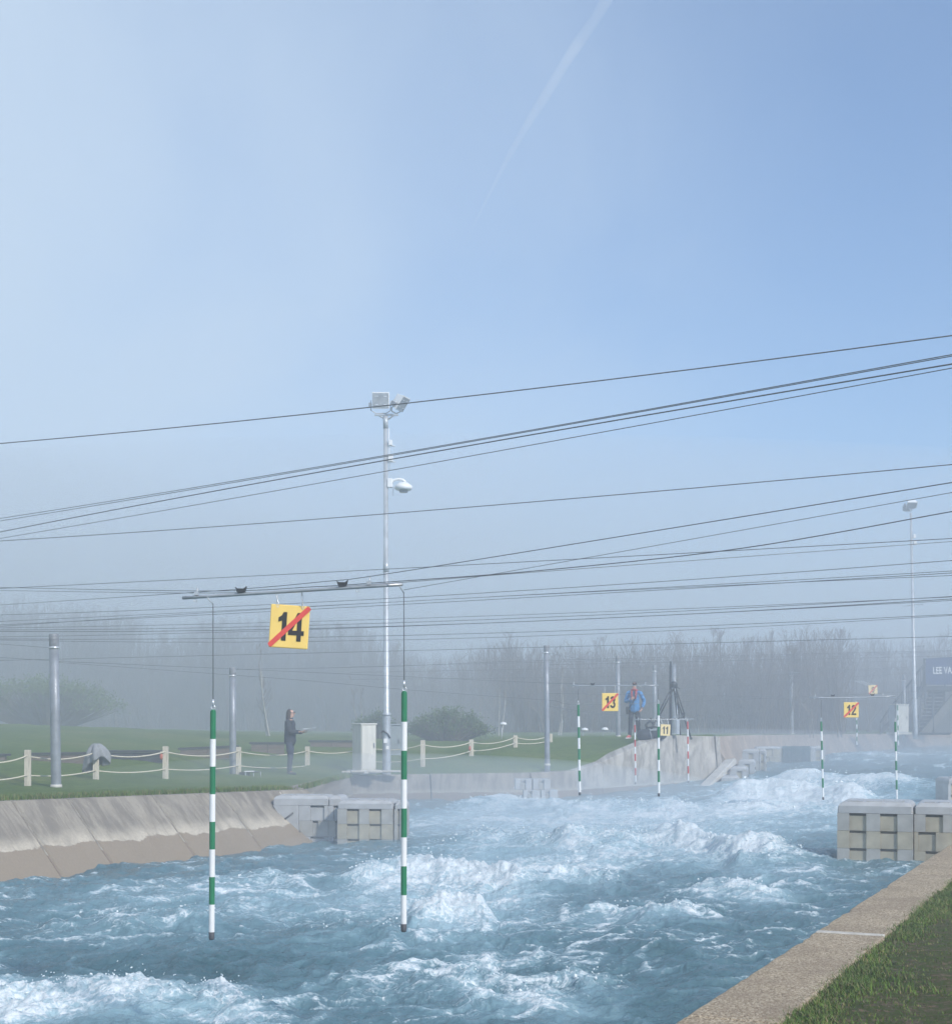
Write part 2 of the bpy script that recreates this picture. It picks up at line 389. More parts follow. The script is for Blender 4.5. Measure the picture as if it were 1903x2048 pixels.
def soil_mat():
    m, t, b = new_mat('worn_turf'); g = coords(t, True)
    n1 = noise_node(t, g, 2.4, 7, 0.65); n2 = noise_node(t, g, 22, 6, 0.7); n3 = noise_node(t, g, 90, 3, 0.7)
    c = ramp(t, n2, [(0.3, (0.055, 0.042, 0.026)), (0.6, (0.19, 0.135, 0.085)), (0.8, (0.31, 0.22, 0.15))])
    c = mixc(t, mrange(t, n1, 0.42, 0.58, 0.7, 0.05), c, (0.060, 0.085, 0.022))
    c = mixc(t, mrange(t, n3, 0.5, 0.8, 0, 0.4), c, (0.16, 0.13, 0.09))
    n4 = noise_node(t, g, 14, 6, 0.7, 0.6)
    c = mixc(t, mrange(t, n4, 0.44, 0.56, 0.0, 0.85), c, (0.075, 0.105, 0.022))
    c = mixc(t, mrange(t, n4, 0.32, 0.46, 0.85, 0.0), c, (0.27, 0.185, 0.125))
    t.links.new(c, b.inputs['Base Color']); b.inputs['Roughness'].default_value = 0.95; b.inputs['Specular IOR Level'].default_value = 0.08
    bump(t, math_n(t, 'MULTIPLY_ADD', n3, 0.4, n2), 1.0, 0.05, b); return m
MAT['soil'] = soil_mat()
def kerb_mat():
    m, t, b = new_mat('exposed_aggregate'); g = coords(t, True)
    n1 = noise_node(t, g, 2.0, 6, 0.6); n2 = noise_node(t, g, 45, 6, 0.75)
    vo = N(t, 'ShaderNodeTexVoronoi'); vo.inputs['Scale'].default_value = 85; t.links.new(g, vo.inputs['Vector'])
    vo2 = N(t, 'ShaderNodeTexVoronoi'); vo2.inputs['Scale'].default_value = 38; t.links.new(g, vo2.inputs['Vector'])
    c = ramp(t, vo.outputs['Color'], [(0.15, (0.20, 0.148, 0.095)), (0.5, (0.42, 0.322, 0.215)), (0.85, (0.62, 0.52, 0.38))])
    c = mixc(t, mrange(t, n1, 0.35, 0.7, 0, 0.55), c, (0.25, 0.185, 0.13))
    c = mixc(t, mrange(t, n2, 0.55, 0.8, 0, 0.8), c, (0.11, 0.08, 0.058))
    c = mixc(t, mrange(t, vo2.outputs['Distance'], 0.1, 0.22, 0.55, 0), c, (0.52, 0.43, 0.33))
    t.links.new(c, b.inputs['Base Color']); b.inputs['Roughness'].default_value = 0.85; b.inputs['Specular IOR Level'].default_value = 0.2
    bump(t, math_n(t, 'MULTIPLY_ADD', vo.outputs['Distance'], -0.7, n2), 0.7, 0.012, b); return m
MAT['kerb'] = kerb_mat()
def grass_blade_mat():
    m, t, b = new_mat('grass_blade'); g = N(t, 'ShaderNodeNewGeometry'); v = coords(t)
    n = noise_node(t, v, 1.3, 4)
    c = ramp(t, g.outputs['Random Per Island'], [(0.0, (0.070, 0.135, 0.012)), (0.5, (0.125, 0.205, 0.022)), (0.74, (0.16, 0.20, 0.035)), (0.86, (0.27, 0.21, 0.095)), (1.0, (0.30, 0.24, 0.13))])
    c = mixc(t, mrange(t, n, 0.35, 0.65, 0, 0.4), c, (0.040, 0.08, 0.012))
    t.links.new(c, b.inputs['Base Color']); b.inputs['Roughness'].default_value = 0.6; b.inputs['Specular IOR Level'].default_value = 0.25
    return m
MAT['blade'] = grass_blade_mat()
MAT['bank1'] = concrete('old_concrete_near', (0.345, 0.305, 0.250), (0.205, 0.180, 0.152), (0.54, 0.48, 0.39), (0.27, 0.215, 0.16), -0.22, 0.12, 0.24, (0.558, 0.83, 0))
MAT['bank2'] = concrete('old_concrete_mid', (0.36, 0.32, 0.27), (0.20, 0.175, 0.15), (0.42, 0.39, 0.33), (0.23, 0.175, 0.14), -0.34, 0.06, 0.12)
MAT['wedge'] = concrete('cast_concrete_wedge', (0.50, 0.475, 0.435), (0.28, 0.265, 0.245), (0.50, 0.48, 0.44), (0.22, 0.18, 0.15), -0.36, 0.05, 0.10, (1, 0, 0), 0.45)
MAT['bank3'] = concrete('old_concrete_far', (0.42, 0.33, 0.255), (0.25, 0.195, 0.15), (0.48, 0.42, 0.36), (0.27, 0.20, 0.16), -0.12, 0.05, 0.10)

def water_mat():
    m, t, b = new_mat('white_water'); g = coords(t, True)
    fa = N(t, 'ShaderNodeAttribute'); fa.attribute_name = 'foam'; ae = N(t, 'ShaderNodeAttribute'); ae.attribute_name = 'aerated'
    n1 = noise_node(t, g, 5.5, 8, 0.66, 0.9); n2 = noise_node(t, g, 24, 6, 0.7, 0.6)
    def lace(scale, dist, a, c):                       # thin wandering lines of foam
        n = noise_node(t, g, scale, 3, 0.55, dist)
        return mrange(t, math_n(t, 'ABSOLUTE', math_n(t, 'SUBTRACT', n, 0.5)), a, c, 1.0, 0.0)
    l1 = lace(3.2, 1.4, 0.0, 0.055); l2 = lace(9.0, 1.0, 0.0, 0.06)
    f = math_n(t, 'ADD', fa.outputs['Fac'], math_n(t, 'MULTIPLY_ADD', n1, 0.95, -0.475))
    f = math_n(t, 'ADD', f, math_n(t, 'MULTIPLY_ADD', n2, 0.42, -0.21))
    gate = mrange(t, f, 0.0, 0.55, 0.0, 1.0)
    f = math_n(t, 'ADD', f, math_n(t, 'MULTIPLY', math_n(t, 'ADD', math_n(t, 'MULTIPLY', l1, 0.34), math_n(t, 'MULTIPLY', l2, 0.20)), gate))
    ff = mrange(t, f, 0.30, 1.08, 0, 1)
    a2 = math_n(t, 'ADD', ae.outputs['Fac'], math_n(t, 'MULTIPLY_ADD', n1, 0.5, -0.25))
    body = ramp(t, a2, [(0.0, (0.048, 0.120, 0.145)), (0.35, (0.110, 0.215, 0.26)), (0.7, (0.24, 0.385, 0.45)), (1.0, (0.38, 0.54, 0.61))])
    foamc = mixc(t, math_n(t, 'MULTIPLY', mrange(t, n2, 0.25, 0.6), mrange(t, f, 0.45, 1.0)), (0.44, 0.59, 0.66), (0.84, 0.88, 0.90))
    t.links.new(mixc(t, ff, body, foamc), b.inputs['Base Color'])
    t.links.new(mrange(t, ff, 0, 0.7, 0.16, 0.7), b.inputs['Roughness'])
    b.inputs['IOR'].default_value = 1.33
    t.links.new(mrange(t, ff, 0, 0.8, 0.55, 0.2), b.inputs['Specular IOR Level'])
    n3 = noise_node(t, g, 4.2, 7, 0.64, 1.2); n4 = noise_node(t, g, 40, 4, 0.7)
    h = math_n(t, 'ADD', math_n(t, 'MULTIPLY', n3, 1.0), math_n(t, 'MULTIPLY', n2, 0.35))
    h = math_n(t, 'ADD', h, math_n(t, 'MULTIPLY', math_n(t, 'MULTIPLY', n4, ff), 0.3))
    bump(t, h, 0.6, 0.12, b)
    return m
MAT['water'] = water_mat()
def foam_mat():
    m, t, b = new_mat('spray_foam'); v = coords(t, True); n = noise_node(t, v, 20, 5)
    t.links.new(ramp(t, n, [(0.3, (0.68, 0.76, 0.80)), (0.7, (0.84, 0.88, 0.90))]), b.inputs['Base Color'])
    b.inputs['Roughness'].default_value = 0.5; return m
MAT['foam'] = foam_mat()
# ------------------------------------------------------------------ ground heights
_hp = []
for x, y, s in [(-500, 1622, 150), (0, 1605, 137), (290, 1594, 124), (540, 1587, 113), (606, 1578, 108),
                (55, 1574, 100), (192, 1563, 95), (330, 1557, 91), (475, 1549, 84), (615, 1548, 82), (-300, 1590, 108),
                (580, 1550, 81), (465, 1556, 83), (727, 1542, 77), (773, 1541, 76), (700, 1548, 77), (900, 1547, 76), (1060, 1545, 75), (1150, 1541, 73),
                (845, 1533, 74), (942, 1512, 71), (1030, 1494, 67), (1092, 1531, 74), (1250, 1506, 70),
                (1100, 1498, 67), (1160, 1482, 64), (1240, 1476, 63), (1265, 1479, 65), (1340, 1470, 65), (1428, 1472, 63), (1310, 1470, 60), (1240, 1471, 56),
                (0, 1448, 66), (130, 1456, 66), (420, 1472, 66), (0, 1512, 86), (300, 1511, 82), (-300, 1440, 68), (-300, 1510, 88),
                (600, 1488, 66), (780, 1488, 64), (950, 1480, 60), (1100, 1474, 55),
                (100, 1455, 50), (500, 1464, 50), (900, 1465, 46), (1300, 1465, 46),
                (1580, 1469, 44), (1829, 1466, 45), (1760, 1466, 43), (1500, 1471, 50), (1903, 1466, 39), (2300, 1466, 38),
                (0, 1456, 30), (900, 1458, 30), (1800, 1456, 30), (900, 1438, 8), (0, 1438, 8), (1800, 1438, 8), (900, 1433, 3)]:
    p = P(x, y, s); _hp.append((p.x, p.y, p.z))
_H = RBF([(a, b) for a, b, _ in _hp], [c for _, _, c in _hp], 0.25)
def H(x, y): return float(_H(np.array([x]), np.array([y]))[0])
def PG(x, s, sink=0.0):
    """point on the far-bank ground at pixel column x, scale s"""
    X, Y = (x - HX) / s, F / s; return Vector((X, Y, H(X, Y) - sink))

# ------------------------------------------------------------------ left bank: sloping channel wall in slabs
W1_T0 = Vector((-7.39, 21.33)); W1_D = Vector((0.558, 0.830)); W1_N = Vector((-0.830, 0.558))
def w1_top(t):
    q = W1_T0 + W1_D * t; return Vector((q.x, q.y, 0.44 - 0.016 * t))
def w1_at(t, drop):           # point on the face, drop metres below the top (about 45 degrees)
    p = w1_top(t); return Vector((p.x - W1_N.x * drop, p.y - W1_N.y * drop, p.z - drop * 0.98))
bank_wall = thing('channel_wall', 'sloping stained concrete wall below the lawn at the left, with a pale water mark', 'wall', w1_top(0))
O = w1_top(0)
js = [-14, -11, -8, -5, -3, -1, 1.0, 2.05, 3.8, 5.4, 6.9, 7.7]
bk = MB()
for a, b_ in zip(js[:-1], js[1:]):
    mb = MB(); g = 0.013
    nseg = 6
    t0, t1 = a + g, b_ - g
    n3 = Vector((W1_N.x, W1_N.y, -1)).normalized() * 0.16
    q = [w1_at(t0, 2.0) - O, w1_at(t1, 2.0) - O, w1_at(t1, 0) - O, w1_at(t0, 0) - O]
    mb.prism(q, n3)
    c0, c1 = w1_top(t0) - O, w1_top(t1) - O; n2 = Vector((W1_N.x, W1_N.y, 0)) * 0.30
    mb.prism([c0 + Vector((0, 0, .002)), c1 + Vector((0, 0, .002)), c1 + n2 + Vector((0, 0, .002)), c0 + n2 + Vector((0, 0, .002))], Vector((0, 0, -0.12)))
    mb.build('slab', MAT['bank1'], bank_wall, bevel=0.02, seg=1)
    if -4 < b_ < 7.5:
        jb = MB(); off = Vector((W1_N.x, W1_N.y, -1)).normalized() * 0.012
        jb.prism([w1_at(b_ - .012, 1.9) - O + off, w1_at(b_ + .012, 1.9) - O + off, w1_at(b_ + .012, 0.01) - O + off, w1_at(b_ - .012, 0.01) - O + off], off * 4)
        jb.build('mortar_joint', MAT['mortar'] if b_ > 6 else MAT['bank2'], bank_wall)
# ------------------------------------------------------------------ middle bank wall, wedge wall, far wall
def face_wall(name, label, top, mat, batter, depth, thick, joints, bev=0.015):
    base = top[0]; t = thing(name, label, 'wall', base)
    seg = [Vector((0, 0, 0))] + [p - base for p in top[1:]]
    for i in range(len(seg) - 1):
        a, b_ = seg[i], seg[i + 1]; d = (b_ - a); L = d.length; k = max(1, round(L / joints))
        dn = Vector((d.y, -d.x, 0)).normalized()            # towards the channel
        for j in range(k):
            u, v = a + d * (j / k) + d.normalized() * 0.012, a + d * ((j + 1) / k) - d.normalized() * 0.012
            mb = MB()
            lo = Vector((0, 0, -depth)) + dn * batter
            mb.prism([Vector((u.x + lo.x, u.y + lo.y, -depth)), Vector((v.x + lo.x, v.y + lo.y, -depth)), v, u], -dn * thick)
            mb.build('slab', mat, t, bevel=bev, seg=1)
    return t
w1e_ = w1_top(7.7) + Vector((W1_N.x, W1_N.y, 0)) * .26 + Vector((0, .25, 0))
mid_top = [w1e_, P(655, 1562, 92), P(700, 1552, 77), P(860, 1548.5, 76), P(1060, 1546, 75), P(1150, 1541, 73)]
face_wall('channel_wall', 'low weathered concrete bank behind the pool, below the cabinet and floodlight mast', mid_top, MAT['bank2'], 0.45, 2.2, 0.35, 3.4)
# wedge: rising top
wt_ = [P(1150, 1541, 73), P(1205, 1523, 71), P(1262, 1498, 69), P(1318, 1475, 67), P(1345, 1470.5, 66), P(1428, 1473, 64)]
wedge = thing('concrete_wedge', 'big pale concrete wedge wall rising to a flat top under the tripod', 'wall', wt_[0])
O = wt_[0]
for i in (range(0, 1), range(1, 2), range(2, 4), range(4, 5)):
    a, b_ = wt_[i[0]], wt_[i[-1] + 1]; mids = wt_[i[0]:i[-1] + 2]
    d = (b_ - a); dn = Vector((d.y, -d.x, 0)).normalized()
    poly = [Vector((a.x - O.x + dn.x * .1, a.y - O.y + dn.y * .1, -2.4)), Vector((b_.x - O.x + dn.x * .1, b_.y - O.y + dn.y * .1, -2.4))] + [m - O for m in reversed(mids)]
    if i[0] == 4: poly[1] = Vector((P(1446, 1545, 64.5).x - O.x, P(1446, 1545, 64.5).y - O.y, -2.4))
    mb = MB(); mb.prism(poly, Vector((-dn.x * 0.45, -dn.y * 0.45, 0))); mb.build('slab', MAT['wedge'], wedge, bevel=0.02, seg=1)
mb = MB(); e = P(1428, 1473, 64) - O; e2 = Vector((P(1446, 1545, 64.5).x - O.x, P(1446, 1545, 64.5).y - O.y, -2.4))
bk_ = Vector((-0.25, 2.6, 0)); mb.prism([e2 + Vector((.01, 0, 0)), e + Vector((.01, 0, 0)), e + bk_, e2 + bk_], Vector((0.15, 0, 0)))
mb.build('end_wall', MAT['wedge'], wedge, bevel=0.02, seg=1)
mb = MB(); q = P(1417, 1508, 63.5) - O - Vector((0, .12, 0)); mb.box(q, (0.36, 0.1, 0.035)); mb.build('ledge', MAT['wedge'], wedge)
# pale beam leaning in front of the wedge
a, b_ = P(1372, 1597, 72), P(1449, 1519, 63)
mb = MB(); d = (b_ - a); n1 = Vector((1, -0.2, 0.15)).normalized() * 0.34; n2 = d.cross(n1).normalized() * 0.2
mb.prism([Vector((0, 0, 0)), n1, n1 + d * 1.0, d * 1.0], n2)
tag(mb.build('concrete_beam', MAT['beam'], None, a, 0.02, 1), 'pale sloping concrete kerb running down to the water beside the wedge wall', 'beam')

far_top = [P(1420, 1474, 60), P(1480, 1471, 53), P(1580, 1470, 48), P(1740, 1468, 43), P(1903, 1467, 39.5), P(2400, 1466, 37)]
face_wall('channel_wall', 'far sloping concrete bank of pinkish tone below the steel posts and staircase', far_top, MAT['bank3'], 1.15, 1.7, 0.3, 4.2)

# ------------------------------------------------------------------ far-bank ground (one sheet from the wall tops to beyond the trees)
def seg_hit(px, a, b_):
    """distance along pixel column px to the 2-D line a-b"""
    k = (px - HX) / F; dx, dy = b_[0] - a[0], b_[1] - a[1]; den = dx - k * dy
    if abs(den) < 1e-9: return None, None
    u = (k * a[1] - a[0]) / den; return a[1] + u * dy, u
bound_mid = [(p.x, p.y + 0.3) for p in mid_top] + [(p.x, p.y + 0.36) for p in wt_[1:]]
bound_far = [(p.x, p.y + 0.2) for p in far_top] + [(90, 86)]
w1l = w1_top(-14) + Vector((W1_N.x, W1_N.y, 0)) * 0.26; w1r = w1_top(7.75) + Vector((W1_N.x, W1_N.y, 0)) * 0.26
w1r_px = w1r.x / w1r.y * F + HX
def front(px):
    if px <= max(w1r_px, bound_mid[0][0] / bound_mid[0][1] * F + HX) + 1e-6:
        d, u = seg_hit(px, w1l, w1r); return d
    for pl in (bound_mid, bound_far):
        for a, b_ in zip(pl[:-1], pl[1:]):
            d, u = seg_hit(px, a, b_)
            if d and d > 0 and -1e-6 <= u <= 1 + 1e-6: return d
    return 80.0
cols = sorted(set(list(np.arange(-2600, 4600, 9.0)) + [w1r_px - 0.2, w1r_px + 0.2, 1428.5, 1429.5]))
w1l_px = w1l.x / w1l.y * F + HX
cols = [c for c in cols if c > w1l_px + 2 or True]
rows = 80; fr = []
for c in cols:
    d = front(c) if c > w1l_px else max(4.0, seg_hit(max(c, -2500), w1l, w1r)[0])
    fr.append(d)
fr = np.array(fr); cx = np.array(cols)
k = (np.arange(rows) / (rows - 1))[:, None] ** 2.3
Y = fr[None] * (1 - k) + 380.0 * k
X = (cx[None] - HX) / F * Y
Z = _H(X, Y)
near = np.clip((Y - fr[None]) / 1.0, 0, 1)
Z = Z + near * (0.05 * fbm(X * .7, Y * .7, 4) + 0.02 * fbm(X * 4, Y * 4, 3))
# first row follows the top of the wall it meets
for i, c in enumerate(cols):
    if w1l_px < c <= w1r_px:
        tt = (Vector((X[0, i], Y[0, i])) - W1_T0).dot(W1_D); Z[0, i] = w1_top(tt).z - 0.01
        Z[1:6, i] = Z[1:6, i] * np.linspace(.3, 1, 5) + Z[0, i] * np.linspace(.7, 0, 5)
    elif c > w1r_px:
        tops = mid_top + wt_[1:] if c < 1429 else far_top
        px_ = [p.x / p.y * F + HX for p in tops]; zt = np.interp(c, px_, [p.z for p in tops])
        Z[0, i] = zt - 0.02
        Z[1:6, i] = Z[1:6, i] * np.linspace(.3, 1, 5) + (zt - 0.02) * np.linspace(.7, 0, 5)
nc = len(cols)
vs = np.stack([X, Y, Z], -1).reshape(-1, 3)
fs = [(r * nc + i, r * nc + i + 1, (r + 1) * nc + i + 1, (r + 1) * nc + i) for r in range(rows - 1) for i in range(nc - 1)]
def grid_obj(name, vs, fs, mat, smooth=True):
    me = bpy.data.meshes.new(name); me.from_pydata([tuple(v) for v in vs], [], fs); me.materials.append(mat)
    me.polygons.foreach_set('use_smooth', [smooth] * len(fs)); me.update()
    o = bpy.data.objects.new(name, me); C.objects.link(o); return o
tag(grid_obj('lawn', vs, fs, MAT['lawn']), kind='structure')
# base ground to the horizon
mb = MB(); mb.add([(-430, -430, -2.6), (430, -430, -2.6), (430, 430, -2.6), (-430, 430, -2.6)], [(0, 1, 2, 3)])
tag(mb.build('ground', MAT['lawn']), kind='structure')

# ------------------------------------------------------------------ near bank: kerb, worn turf, grass
K0 = Vector((1.141, 8.39, 0)); KU = Vector((0.4094, 0.9123, 0)); KR = Vector((0.9123, -0.4094, 0)); KW = 0.545
kerb = tag(thing('kerb', None, None, K0), kind='structure')
kj = [-26, -22, -18, -14.6, -10.9, -7.3, -3.6, 0.10, 3.72, 8.5, 12.4, 16.2, 20]
for a, b_ in zip(kj[:-1], kj[1:]):
    a2 = a + (0.05 if abs(a - 3.72) < .01 else 0.008); b2 = b_ - (0.05 if abs(b_ - 3.72) < .01 else 0.008)
    mb = MB(); ne = 26 if -8 < a < 14 else 2; e1 = []; e2 = []
    for i_ in range(ne + 1):
        u_ = a2 + (b2 - a2) * i_ / ne; chip = 0.02 * max(0, random.gauss(0, .5)) ** 2
        e1.append(KU * u_ + KR * (random.gauss(0, .0025) + chip)); e2.append(KU * u_ + KR * (KW + random.gauss(0, .003)))
    p = e1 + e2[::-1]
    mb.prism([v + Vector((0, 0, random.uniform(-.0015, .0015))) for v in p], Vector((0, 0, -0.6)))
    o = mb.build('slab', MAT['kerb'], kerb, bevel=0.022, seg=2)
mb = MB(); p = [KU * 3.672 + KR * 0.01, KU * 3.768 + KR * .01, KU * 3.758 + KR * (KW - .015), KU * 3.684 + KR * (KW - .015)]
mb.prism([v + Vector((0, 0, 0.004)) for v in p], Vector((0, 0, -0.3))); mb.build('mortar_joint', MAT['mortar'], kerb, bevel=0.006, seg=1)
mb = MB(); w = KR * 0.12
mb.prism([KU * -26 + w + Vector((0, 0, -.55)), KU * 20 + w + Vector((0, 0, -.55)), KU * 20 - KR * .25 + Vector((0, 0, -2.4)), KU * -26 - KR * .25 + Vector((0, 0, -2.4))], KR * 0.4)
mb.build('revetment', MAT['bank2'], kerb)
# turf sheet
tu = np.concatenate([np.linspace(-40, -6, 40), np.linspace(-5.9, 16, 220), np.linspace(16.3, 60, 60)]); tv = np.concatenate([np.linspace(KW - .06, 4, 70), np.linspace(4.2, 70, 50)])
TU, TV = np.meshgrid(tu, tv)
TX = K0.x + KU.x * TU + KR.x * TV; TY = K0.y + KU.y * TU + KR.y * TV
def turf_z(x, y, v): return -0.028 + np.clip((v - KW) / .5, 0, 1) * (0.035 * fbm(x * 1.3, y * 1.3, 4) + 0.022 * fbm(x * 6, y * 6, 3)) + np.clip(v - 1.5, 0, 30) * 0.012
TZ = turf_z(TX, TY, TV)
n_ = len(tu); fs = [(r * n_ + i, (r + 1) * n_ + i, (r + 1) * n_ + i + 1, r * n_ + i + 1) for r in range(len(tv) - 1) for i in range(n_ - 1)]
tag(grid_obj('worn_turf', np.stack([TX, TY, TZ], -1).reshape(-1, 3), fs, MAT['soil']), kind='structure')
# grass blades: tufts, thick along the kerb, thin on the worn part
nt = 42000
u = rng.uniform(-5.5, 14, nt); v = KW - 0.02 + np.abs(rng.gamma(1.6, 0.55, nt))
edge = rng.random(nt) < 0.42; v[edge] = KW + rng.uniform(-0.02, 0.22, edge.sum())
bx = K0.x + KU.x * u + KR.x * v; by = K0.y + KU.y * u + KR.y * v
dens = fbm(bx * 1.1, by * 1.1, 4) * 1.5 + 0.32 + np.clip(0.35 - (v - KW), 0, 1) * 2.2
keep = rng.random(nt) < np.clip(dens, 0.20, 1); bx, by, v = bx[keep], by[keep], v[keep]; dens = dens[keep]
bz = turf_z(bx, by, v)
V = []; Fc = []; o = 0
lush = np.clip(dens, .2, 1.2)
for i in range(len(bx)):
    for b in range(4):
        h = (0.013 + 0.032 * random.random() ** 1.8) * (0.5 + 0.75 * lush[i]); a = random.uniform(0, 6.283); w = random.uniform(0.002, 0.0042)
        px, py = bx[i] + random.gauss(0, .022), by[i] + random.gauss(0, .022); z = bz[i] - 0.008
        lx, ly = math.cos(a), math.sin(a); bend = random.uniform(.25, 1.25) * h; sx, sy = -ly * w, lx * w
        V += [(px - sx, py - sy, z), (px + sx, py + sy, z), (px + lx * bend * .35 + sx * .8, py + ly * bend * .35 + sy * .8, z + h * .62),
              (px + lx * bend * .35 - sx * .8, py + ly * bend * .35 - sy * .8, z + h * .62), (px + lx * bend, py + ly * bend, z + h)]
        Fc += [(o, o + 1, o + 2, o + 3), (o + 3, o + 2, o + 4)]; o += 5
tag(grid_obj('grass', V, Fc, MAT['blade'], False), 'short ragged green grass with bare brown patches beside the kerb', 'grass', kind='stuff')

# ragged turf edge along the tops of the far walls
V = []; Fc = []; o = 0
def tuft(px, py, z, n, hmax, spread):
    global o
    for b in range(n):
        h = hmax * (.35 + .65 * random.random()); a = random.uniform(0, 6.283); w = random.uniform(.006, .012); x, y = px + random.gauss(0, spread), py + random.gauss(0, spread); bd = random.uniform(.1, .9) * h
        lx, ly = math.cos(a), math.sin(a); V.extend([(x + ly * w, y - lx * w, z - .03), (x - ly * w, y + lx * w, z - .03), (x + lx * bd, y + ly * bd, z + h)]); Fc.append((o, o + 1, o + 2)); o += 3
for k in range(2600):
    t = random.uniform(-4, 7.6); off = .24 + abs(random.gauss(0, .22)); p = w1_top(t); q = Vector((p.x + W1_N.x * off, p.y + W1_N.y * off)); z = p.z + min(.04, max(0, off - .25) * .1)
    if perlin(np.array([t * 1.3]), np.array([2.2]))[0] + random.random() * .8 > .05: tuft(q.x, q.y, z, 4, .085 if off < .5 else .06, .05)
for pl in (mid_top, wt_[:4]):
    for a_, b_ in zip(pl[:-1], pl[1:]):
        for k in range(int((b_ - a_).length * 60)):
            p = a_.lerp(b_, random.random()); tuft(p.x, p.y + .36 + abs(random.gauss(0, .15)), p.z, 3, .09, .05)
tag(grid_obj('grass_fringe', V, Fc, MAT['blade'], False), 'ragged tufts of grass along the top edges of the left and middle banks', 'grass', kind='stuff')

# ------------------------------------------------------------------ water
_wp = []
for x, y, dep in [(0, 1755, 2.25), (590, 1690, 2.25), (500, 2040, 2.27), (1300, 2040, 2.22), (-400, 1800, 2.25), (800, 1602, 2.25), (1000, 1601, 2.25), (1250, 1590, 2.20),
                  (1720, 1712, 1.9), (1500, 1650, 2.0), (1050, 1680, 2.18), (1500, 1560, 1.93), (1700, 1560, 1.8), (1700, 1520, 1.7), (1700, 1496, 1.58), (1560, 1500, 1.62), (2000, 1500, 1.58),
                  (1950, 1560, 1.78), (1450, 1570, 2.05)]:
    s = (y - HY) / dep; _wp.append(((x - HX) / s, F / s, EYE - dep))
_W = RBF([(a, b) for a, b, _ in _wp], [c for _, _, c in _wp], 0.6)
ycoord = np.concatenate([np.array([3600, 3100, 2750, 2500, 2340, 2220, 2150, 2110]), np.arange(2085, 1484, -1.25)])
dgrid = 2.2 * F / (ycoord - HY)
xcol = np.concatenate([np.arange(-900, -60, 12.0), np.arange(-60, 1980, 1.9), np.arange(1980, 2600, 12.0)])
WX = (xcol[None] - HX) / F * dgrid[:, None]; WY = np.repeat(dgrid[:, None], len(xcol), 1)
base = _W(WX, WY)
pxv = np.repeat(xcol[None], len(dgrid), 0); pyv = HY + (EYE - base) * F / WY
D = WY
h = np.zeros_like(WX); foam = np.zeros_like(WX); aer = np.full_like(WX, 0.12)
# standing waves and hydraulic jumps: (points along the crest, height, foam strength, upstream width, downstream width, foam length)
crests = [
    ([(-150, 2000), (0, 1992), (140, 1975), (300, 1985), (420, 1988), (540, 2010), (640, 2035)], 0.125, .8, 0.55, 0.8, 0.75),
    ([(800, 1700), (880, 1690), (1010, 1684), (1130, 1694), (1230, 1692), (1330, 1684), (1410, 1694), (1470, 1718), (1580, 1716), (1700, 1722)], 0.29, .82, 0.8, 1.1, 1.7),
    ([(640, 1760), (740, 1752), (850, 1742), (930, 1748), (1010, 1760), (1130, 1776)], 0.20, 0.8, 0.6, 0.9, 1.2),
    ([(800, 1842), (880, 1828), (950, 1822), (1000, 1840)], 0.15, 0.7, 0.5, 0.7, 0.8),
    ([(1120, 1832), (1210, 1824), (1300, 1838), (1420, 1832), (1500, 1842)], 0.10, 0.62, 0.3, 0.4, 0.35),
    ([(1350, 1785), (1440, 1778), (1530, 1792), (1610, 1784)], 0.09, 0.55, 0.3, 0.4, 0.4),
    ([(1080, 1760), (1160, 1752), (1260, 1768)], 0.12, 0.6, 0.4, 0.5, 0.6),
    ([(820, 1622), (960, 1612), (1040, 1608), (1130, 1622), (1260, 1618), (1400, 1618), (1560, 1622), (1690, 1630)], 0.20, 0.6, 1.6, 2.0, 3.2),
    ([(1400, 1598), (1470, 1588), (1530, 1584), (1600, 1590), (1680, 1598), (1780, 1604)], 0.36, .85, 1.6, 2.4, 4.0),
    ([(1510, 1566), (1600, 1560), (1700, 1565), (1800, 1572), (1900, 1574)], 0.28, 0.65, 2.0, 3.0, 4.0),
    ([(960, 1603), (1060, 1598), (1150, 1606)], 0.16, 0.9, 1.2, 1.6, 2.0),
    ([(1600, 1518), (1750, 1514), (1900, 1512), (2000, 1512)], 0.20, 0.55, 2.0, 3.0, 3.0),
    ([(560, 1880), (640, 1866), (760, 1872), (830, 1884)], 0.13, 0.35, 0.5, 0.6, 0.5),
    ([(820, 1960), (960, 1952), (1080, 1968), (1200, 1962), (1330, 1975)], 0.10, 0.5, 0.35, 0.5, 0.5),
    ([(250, 1850), (360, 1836), (470, 1846)], 0.12, 0.3, 0.5, 0.6, 0.5),
    ([(380, 1770), (520, 1756), (640, 1770)], 0.11, 0.32, 0.5, 0.6, 0.6),
    ([(60, 1862), (180, 1850), (300, 1860)], 0.11, 0.25, 0.5, 0.6, 0.6),
    ([(900, 2010), (1040, 2000), (1180, 2018)], 0.08, 0.45, 0.3, 0.4, 0.4),
]
crest_pts = []; spike = np.zeros_like(WX)
